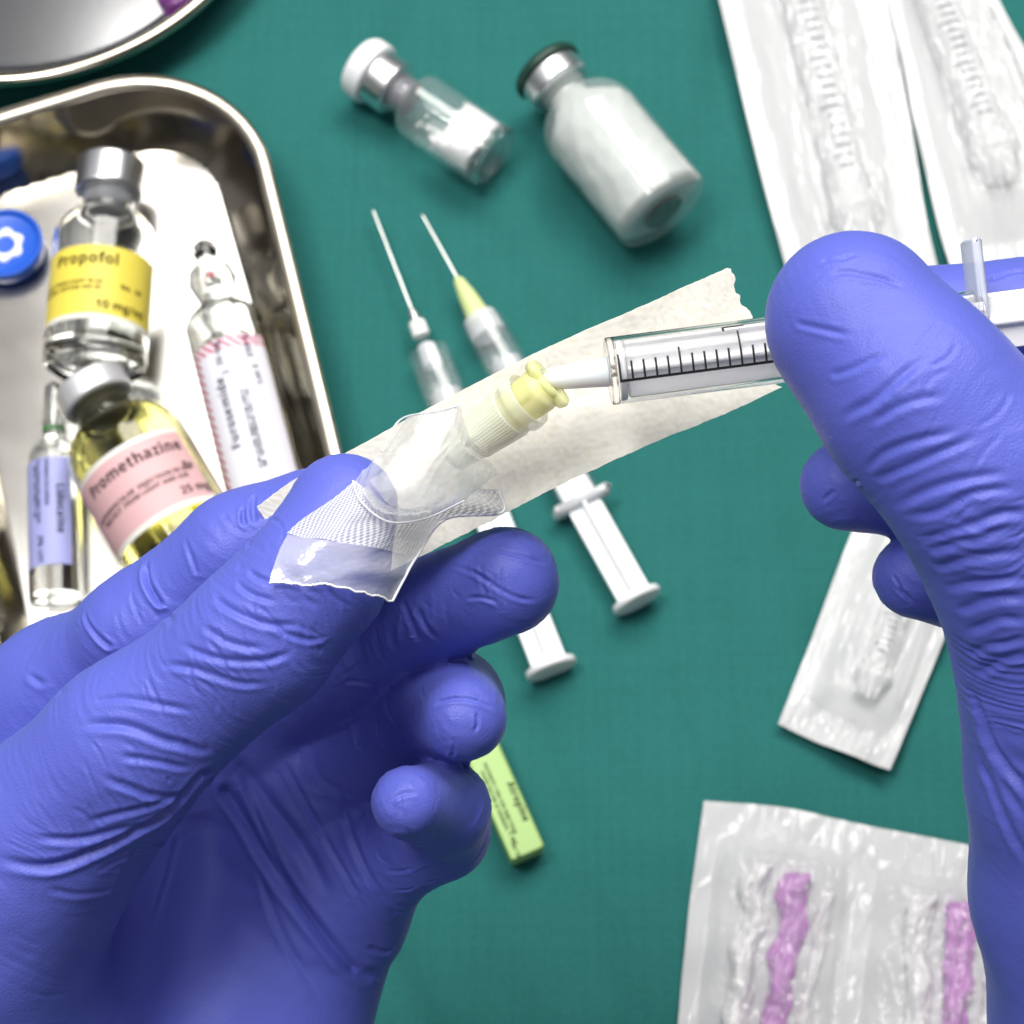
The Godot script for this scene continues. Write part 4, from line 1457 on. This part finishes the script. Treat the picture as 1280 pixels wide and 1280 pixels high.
# ------------------------------------------------------------------ what the hands hold
func package() -> void:
	var t := thing("needle_packet", "torn peel packet with off white paper strip and curled clear film", "needle packet")
	var pm := mat(0.78, 0.765, 0.71, 0.75)
	pm.albedo_texture = noise_tex(0.012, 5, 512, FastNoiseLite.TYPE_SIMPLEX_SMOOTH, ramp_of([0.0, 0.35, 0.6, 1.0], [Color(0.94, 0.94, 0.92), Color(0.97, 0.97, 0.96), Color(1, 1, 1), Color(0.98, 0.97, 0.93)]), 4)
	pm.heightmap_enabled = true
	pm.heightmap_texture = noise_tex(0.02, 5, 512, FastNoiseLite.TYPE_SIMPLEX, null, 9)
	pm.heightmap_scale = 0.0003
	pm.uv1_scale = Vector3(5.0, 1.2, 1.0)
	var top := V([321, 634, 368, 600, 440, 562, 540, 508, 640, 456, 700, 427, 800, 384, 860, 357, 907, 336])
	var bot := V([402, 752, 440, 738, 520, 698, 580, 668, 640, 637, 720, 597, 820, 552, 890, 524, 978, 484])
	var zt := [263.0, 263.0, 263.5, 264.0, 264.0, 264.5, 265.5, 266.5, 267.5]
	var rows := []
	for k in 5:
		var row := []
		for i in top.size():
			var q: Vector2 = top[i].lerp(bot[i], k / 4.0)
			row.append(P(q.x, q.y, zt[i] + 0.8 * sin(PI * k / 4.0) + k * 0.25))
		rows.append(row)
	var ragged := func(u: float, v: float) -> float:
		return 0.00008 * noise.get_noise_2d(u * 5.0, v * 2.0) + 0.00003 * noise.get_noise_2d(u * 60.0, v * 20.0)
	var strip := sheet(rows, 260, 60, ragged, 0.00028)
	# the torn right end and the rough lower edge
	var a := strip.surface_get_arrays(0)
	var v: PackedVector3Array = a[Mesh.ARRAY_VERTEX]
	var uv: PackedVector2Array = a[Mesh.ARRAY_TEX_UV]
	var ulong := (P(978, 484, 267) - P(890, 524, 266)).normalized()
	var down := (P(640, 637, 264) - P(640, 456, 264)).normalized()
	for i in v.size():
		var e := smoothstep(0.93, 1.0, uv[i].x)
		v[i] += ulong * e * (noise.get_noise_2d(uv[i].y * 5.0, 3.0) * 0.0007 + noise.get_noise_2d(uv[i].y * 16.0, 8.0) * 0.0002)
		var f := smoothstep(0.93, 1.0, uv[i].y)
		v[i] += down * f * (noise.get_noise_2d(uv[i].x * 14.0, 13.0) * 0.00007 + noise.get_noise_2d(uv[i].x * 60.0, 18.0) * 0.00004)
		var g := smoothstep(0.96, 1.0, 1.0 - uv[i].y)
		v[i] += down * g * noise.get_noise_2d(uv[i].x * 10.0, 23.0) * 0.00003
	put("paper_strip", mesh_of(v, a[Mesh.ARRAY_INDEX], uv), pm, t)

	# the film peeled back over the thumb: a torn clear end, an embossed seal and a milky pocket
	var film := Node3D.new()
	film.name = "peeled_film"
	t.add_child(film)
	var r0 := [P(337, 727, 239.0), P(365, 730, 238.5), P(394, 730, 238.4), P(433, 735, 239.2), P(464, 744, 241.5), P(491, 751, 245.0)]
	var r1 := [P(345, 699, 240.0), P(374, 704, 238.7), P(404, 706, 238.4), P(446, 711, 239.2), P(478, 718, 242.0), P(505, 724, 246.0)]
	var r2 := [P(359, 667, 241.6), P(385, 672, 239.7), P(414, 676, 239.0), P(463, 683, 240.4), P(492, 690, 244.0), P(521, 696, 249.0)]
	var r3 := [P(384, 645, 243.0), P(415, 650, 241.0), P(444, 655, 241.0), P(492, 660, 244.0), P(528, 660, 249.0), P(557, 649, 256.7)]
	var r4 := [P(420, 621, 244.0), P(442, 632, 242.5), P(470, 645, 243.0), P(520, 642, 247.0), P(570, 630, 253.0), P(627, 641, 261.7)]
	var r5 := [P(443, 600, 245.0), P(460, 614, 244.0), P(485, 640, 245.0), P(530, 632, 249.0), P(585, 612, 255.7), P(624, 612, 261.7)]
	var soft := func(u: float, v2: float) -> float:
		return 0.00018 * noise.get_noise_2d(u * 2.2, v2 * 1.5 + 2.0) + 0.00002 * noise.get_noise_2d(u * 14.0, v2 * 9.0)
	var band := mat(0.93, 0.94, 0.98, 0.22)
	band.transparency = BaseMaterial3D.TRANSPARENCY_ALPHA
	band.albedo_color.a = 0.20
	band.heightmap_enabled = true
	band.heightmap_texture = noise_tex(0.02, 4, 256, FastNoiseLite.TYPE_SIMPLEX, null, 21)
	band.heightmap_scale = 0.0018
	var bm := sheet([r0, r1, r2], 120, 36, soft, 0.00012)
	var ba := bm.surface_get_arrays(0)
	var bv: PackedVector3Array = ba[Mesh.ARRAY_VERTEX]
	var buv: PackedVector2Array = ba[Mesh.ARRAY_TEX_UV]
	for i in bv.size():
		var e := smoothstep(0.10, 0.0, buv[i].y)
		bv[i] += down * e * (noise.get_noise_2d(buv[i].x * 6.0, 5.0) * 0.00018 + noise.get_noise_2d(buv[i].x * 30.0, 6.0) * 0.00007)
	put("torn_end", mesh_of(bv, ba[Mesh.ARRAY_INDEX], buv), band, film)
	var lip := []
	for k in 61:
		var u := k / 60.0
		lip.append(along(r0, u) + down * (noise.get_noise_2d(u * 6.0, 5.0) * 0.00018 + noise.get_noise_2d(u * 30.0, 6.0) * 0.00007) - F * 0.00012)
	put("torn_lip", tube(lip, 0.00014, 6), mat(0.85, 0.86, 0.9, 0.5), film)

	var seal := mat(0.66, 0.67, 0.70, 0.42)
	seal.transparency = BaseMaterial3D.TRANSPARENCY_ALPHA
	var im := Image.create(512, 256, false, Image.FORMAT_RGBA8)
	var hm := Image.create(512, 256, false, Image.FORMAT_L8)
	for y in 256:
		for x in 512:
			var q := cos(TAU * (x / 16.0 + y / 32.0)) + cos(TAU * (x / 16.0 - y / 32.0))
			var d := smoothstep(-0.9, 0.5, q)
			im.set_pixel(x, y, Color(1, 1, 1, 0.34 + 0.46 * d))
			hm.set_pixel(x, y, Color(d, d, d))
	seal.albedo_texture = ImageTexture.create_from_image(im)
	seal.heightmap_enabled = true
	seal.heightmap_texture = ImageTexture.create_from_image(hm)
	seal.heightmap_scale = 0.002
	seal.uv1_scale = Vector3(1.0, 1.3, 1)
	put("embossed_seal", sheet([r2, r3, r4, r5], 120, 60, soft, 0.0), seal, film)
	var edge := []
	for k in 41:
		var u := k / 40.0
		edge.append(along([r0[5], r1[5], r2[5], r3[5], r4[5], r5[5]], u) - F * 0.0001)
	put("film_edge", tube(edge, 0.00018, 6), mat(0.85, 0.86, 0.9, 0.4), film)

	# milky pocket: rises from the seal, round the end of the needle cap
	var pocket := mat(0.86, 0.87, 0.90, 0.24)
	pocket.transparency = BaseMaterial3D.TRANSPARENCY_ALPHA
	pocket.albedo_color.a = 0.30
	pocket.heightmap_enabled = true
	pocket.heightmap_texture = noise_tex(0.008, 3, 256, FastNoiseLite.TYPE_SIMPLEX, null, 31)
	pocket.heightmap_scale = 0.0006
	var creased := func(u: float, v2: float) -> float:
		var a1 := 1.0 - absf(noise.get_noise_2d(u * 2.6 + v2 * 1.2, v2 * 0.8 + 6.0)) * 2.4
		var a2 := 1.0 - absf(noise.get_noise_2d(u * 7.0 - v2 * 2.5 + 9.0, v2 * 2.2)) * 2.4
		return 0.0003 * a1 * (0.2 + v2 * (1.0 - v2) * 2.5) + 0.00005 * a2
	var q0 := [P(441, 601, 246.0), P(448, 628, 244.0), P(486, 652, 244.0), P(532, 648, 247.0), P(572, 632, 251.7), P(612, 600, 257.7), P(626, 592, 261.7)]
	var q1 := [P(458, 585, 247.0), P(468, 606, 242.0), P(496, 622, 240.0), P(536, 618, 242.0), P(570, 606, 247.0), P(600, 585, 254.7), P(612, 578, 260.7)]
	var q2 := [P(477, 565, 249.0), P(492, 574, 242.0), P(514, 580, 239.5), P(544, 578, 240.0), P(570, 572, 244.0), P(590, 566, 250.0), P(602, 566, 257.7)]
	var q3 := [P(496, 538, 252.7), P(512, 541, 244.5), P(532, 543, 242.0), P(554, 543, 242.0), P(572, 545, 245.0), P(586, 550, 249.0), P(594, 556, 255.7)]
	var q4 := [P(508, 522, 256.7), P(524, 518, 248.0), P(542, 514, 246.0), P(560, 510, 245.5), P(574, 507, 246.0), P(580, 524, 249.0), P(586, 545, 254.7)]
	put("pocket", sheet([q0, q1, q2, q3, q4], 90, 80, creased, 0.0), pocket, film)
	var fold := mat(0.9, 0.91, 0.94, 0.15)
	fold.transparency = BaseMaterial3D.TRANSPARENCY_ALPHA
	fold.albedo_color.a = 0.30
	for k in 2:
		var f0: Array = [[P(452, 612, 242.0), P(470, 636, 241.0), P(500, 644, 241.0), P(538, 640, 243.0)], [P(462, 600, 245.0), P(490, 632, 243.0), P(530, 630, 245.0), P(560, 612, 248.0)]][k]
		var f1: Array = [[P(460, 606, 246.0), P(478, 628, 246.0), P(504, 635, 246.0), P(536, 632, 247.0)], [P(478, 590, 248.0), P(500, 606, 248.0), P(526, 606, 249.0), P(548, 598, 251.0)]][k]
		put("pocket_fold", sheet([f0, f1], 40, 14, creased, 0.0), fold, film)
	for k in 2:
		var pts: Array = [[P(441, 601, 244.0), P(452, 628, 242.5), P(486, 652, 242.6), P(532, 648, 245.0), P(580, 626, 250.0)], [P(477, 565, 248.0), P(500, 525, 253.5), P(540, 515, 245.5), P(574, 507, 245.4)], [P(574, 507, 245.4), P(580, 535, 245.6), P(568, 575, 243.0), P(556, 610, 245.0)]][k]
		var line := []
		for s in 31:
			line.append(along(pts, s / 30.0))
		put("fold_line", tube(line, 0.00013, 6), mat(0.85, 0.87, 0.9, 0.25), film)


func tube(pts: Array, r: float, segs: int) -> ArrayMesh:
	var v := PackedVector3Array()
	var idx := PackedInt32Array()
	for i in pts.size():
		var d: Vector3 = (pts[mini(i + 1, pts.size() - 1)] - pts[maxi(i - 1, 0)]).normalized()
		var s := d.cross(F).normalized()
		var w := d.cross(s)
		for j in segs:
			var a := TAU * j / segs
			v.append(pts[i] + (s * cos(a) + w * sin(a)) * r)
	for i in pts.size() - 1:
		for j in segs:
			var j2 := (j + 1) % segs
			idx.append_array([i * segs + j, i * segs + segs + j, i * segs + segs + j2, i * segs + j, i * segs + segs + j2, i * segs + j2])
	return mesh_of(v, outward(v, idx))


func needle_and_cap() -> void:
	var t := thing("hypodermic_needle", "needle with yellow winged hub in a ribbed pale cap, fitted on the held syringe", "needle")
	var mouth := P(661, 498, 254)
	var tail := P(584, 556, 258.5)
	t.transform = lying(mouth, tail, C)
	var L := (tail - mouth).length()
	var px := mm_per_px(mouth) * MM
	var cap := mat(0.93, 0.93, 0.77, 0.35)
	cap.transparency = BaseMaterial3D.TRANSPARENCY_ALPHA
	cap.albedo_color.a = 0.42
	cap.subsurf_scatter_enabled = true
	cap.subsurf_scatter_strength = 0.2
	var c := put("needle_cap", lathe(bevel([Vector2(0.0008, 33 * px), Vector2(0, 35 * px), Vector2(0, 37 * px), Vector2(0.0010, 38 * px), Vector2(0.0018, 38 * px), Vector2(0.0024, 33.5 * px), Vector2(L * 0.9, 27 * px), Vector2(L * 1.25, 22 * px), Vector2(L * 1.28, 0)], 0.0003), 64), cap, t)
	put("ribbed_grip", lathe(bevel([Vector2(0.0030, 30 * px), Vector2(0.0032, 35.0 * px), Vector2(L * 0.86, 28.8 * px), Vector2(L * 0.88, 26 * px)], 0.0002), 400, true, 0.00005, 50), cap, c)
	var yellow := mat(0.88, 0.83, 0.36, 0.3)
	yellow.transparency = BaseMaterial3D.TRANSPARENCY_ALPHA
	yellow.albedo_color.a = 0.64
	yellow.subsurf_scatter_enabled = true
	yellow.subsurf_scatter_strength = 0.3
	var h := put("hub", lathe(bevel([Vector2(0.006, 0), Vector2(0.006, 20 * px), Vector2(0.0002, 28 * px), Vector2(-0.0022, 29 * px), Vector2(-0.0028, 25 * px), Vector2(-0.0034, 19 * px), Vector2(-0.0036, 0)], 0.0004), 48), yellow, t)
	# the collar with its two lugs
	var v := PackedVector3Array()
	var idx := PackedInt32Array()
	var n := 72
	for k in 5:
		for j in n:
			var a := TAU * j / n
			var lug := pow(maxf(0.0, cos(2.0 * (a - 1.35))), 1.6)
			var rr: float = (21.0 + 16.0 * lug) * px * [0.55, 0.94, 1.0, 0.94, 0.55][k]
			v.append(Vector3(sin(a) * rr, [-0.0040, -0.0040, -0.0034, -0.0026, -0.0024][k], cos(a) * rr))
	for k in 4:
		for j in n:
			var j2 := (j + 1) % n
			idx.append_array([k * n + j, k * n + j2, k * n + n + j2, k * n + j, k * n + n + j2, k * n + n + j])
	put("luer_collar", mesh_of(v, outward(v, idx)), yellow, h)
	put("needle_shaft", lathe([Vector2(0.0, 0.0004), Vector2(L, 0.0004), Vector2(L * 1.06, 0.00005)], 10), mat(0.8, 0.8, 0.8, 0.25, 1.0), t)


func held_syringe() -> void:
	var a := P(760, 464.5, 254.5)
	var b := P(1225, 404, 255.5)
	var t := thing("held_syringe", "clear syringe with black scale held between the right thumb and fingers", "syringe")
	t.transform = lying(a, b, C)
	var L := (b - a).length()
	var px := mm_per_px(a) * MM
	var r := 42.5 * px
	var frost := mat(0.86, 0.87, 0.90, 0.35)
	frost.transparency = BaseMaterial3D.TRANSPARENCY_ALPHA
	frost.albedo_color.a = 0.86
	frost.subsurf_scatter_enabled = true
	frost.subsurf_scatter_strength = 0.3
	put("nozzle", lathe(bevel([Vector2(-86 * px, 8 * px), Vector2(-86 * px, 13 * px), Vector2(-6 * px, 18.5 * px), Vector2(0.5 * px, 19.5 * px), Vector2(0.5 * px, 0)], 0.0004), 40), frost, t)
	var wall := 3.6 * px
	var bl := put("barrel", lathe(bevel([Vector2(0, 6 * px), Vector2(0, r - 1.5 * px), Vector2(2 * px, r), Vector2(L, r), Vector2(L, r - wall), Vector2(9 * px, r - wall), Vector2(8 * px, r - wall - 2 * px), Vector2(8 * px, 6 * px)], 0.0002), 72, true), clear_plastic, t)
	# printed scale
	var black := mat(0.008, 0.008, 0.01, 0.5)
	var th0 := 0.285
	put("scale_line", cyl_patch(r + 0.00003, th0, th0 + 0.085, 10 * px, 300 * px, 4, 30), black, bl)
	for k in 19:
		var s := (10 + 15.1 * k) * px
		var up := 0.52
		if k % 10 == 0 and k > 0:
			up = 1.05
		elif k % 5 == 0:
			up = 0.76
		put("graduation_mark", cyl_patch(r + 0.00003, th0 - up, th0, s, s + 2.7 * px, 8), black, bl)
	put("scale_bracket", cyl_patch(r + 0.00003, -1.02, -0.94, 146 * px, 172 * px, 3, 6), black, bl)
	put("scale_bracket", cyl_patch(r + 0.00003, -1.00, -0.80, 144 * px, 147 * px, 4), black, bl)
	var plug := mat(0.93, 0.935, 0.97, 0.38)
	var ri := r - wall - 1.0 * px
	put("plunger_seal", lathe(bevel([Vector2(11 * px, 0), Vector2(11 * px, ri * 0.96), Vector2(13 * px, ri), Vector2(20 * px, ri), Vector2(22 * px, 0)], 0.0003), 48), plug, t)
	var rod := Node3D.new()
	rod.name = "plunger"
	t.add_child(rod)
	var tail := L + 420 * px
	put("flat_vane", box_mesh(ri * 1.9, tail - 23 * px, 9 * px, 2 * px), plug, rod, Transform3D(Basis(Vector3.UP, 0.18), Vector3(0, (tail + 23 * px) / 2, 0)))
	put("upright_vane", box_mesh(9 * px, tail - 25 * px, ri * 0.66, 2 * px), plug, rod, Transform3D(Basis(Vector3.UP, 0.18), Vector3(0, (tail + 23 * px) / 2, 0)))
	var fl := mat(0.70, 0.75, 0.88, 0.4)
	fl.transparency = BaseMaterial3D.TRANSPARENCY_ALPHA
	fl.albedo_color.a = 0.72
	put("finger_flange", box_mesh(212 * px, 14 * px, 56 * px, 4.0 * px), fl, t, Transform3D(Basis(), Vector3(0, L, 0)))
	put("thumb_rest", lathe(bevel([Vector2(tail, 0), Vector2(tail, 62 * px), Vector2(tail + 14 * px, 62 * px), Vector2(tail + 14 * px, 0)], 0.0008), 48), plug, t)
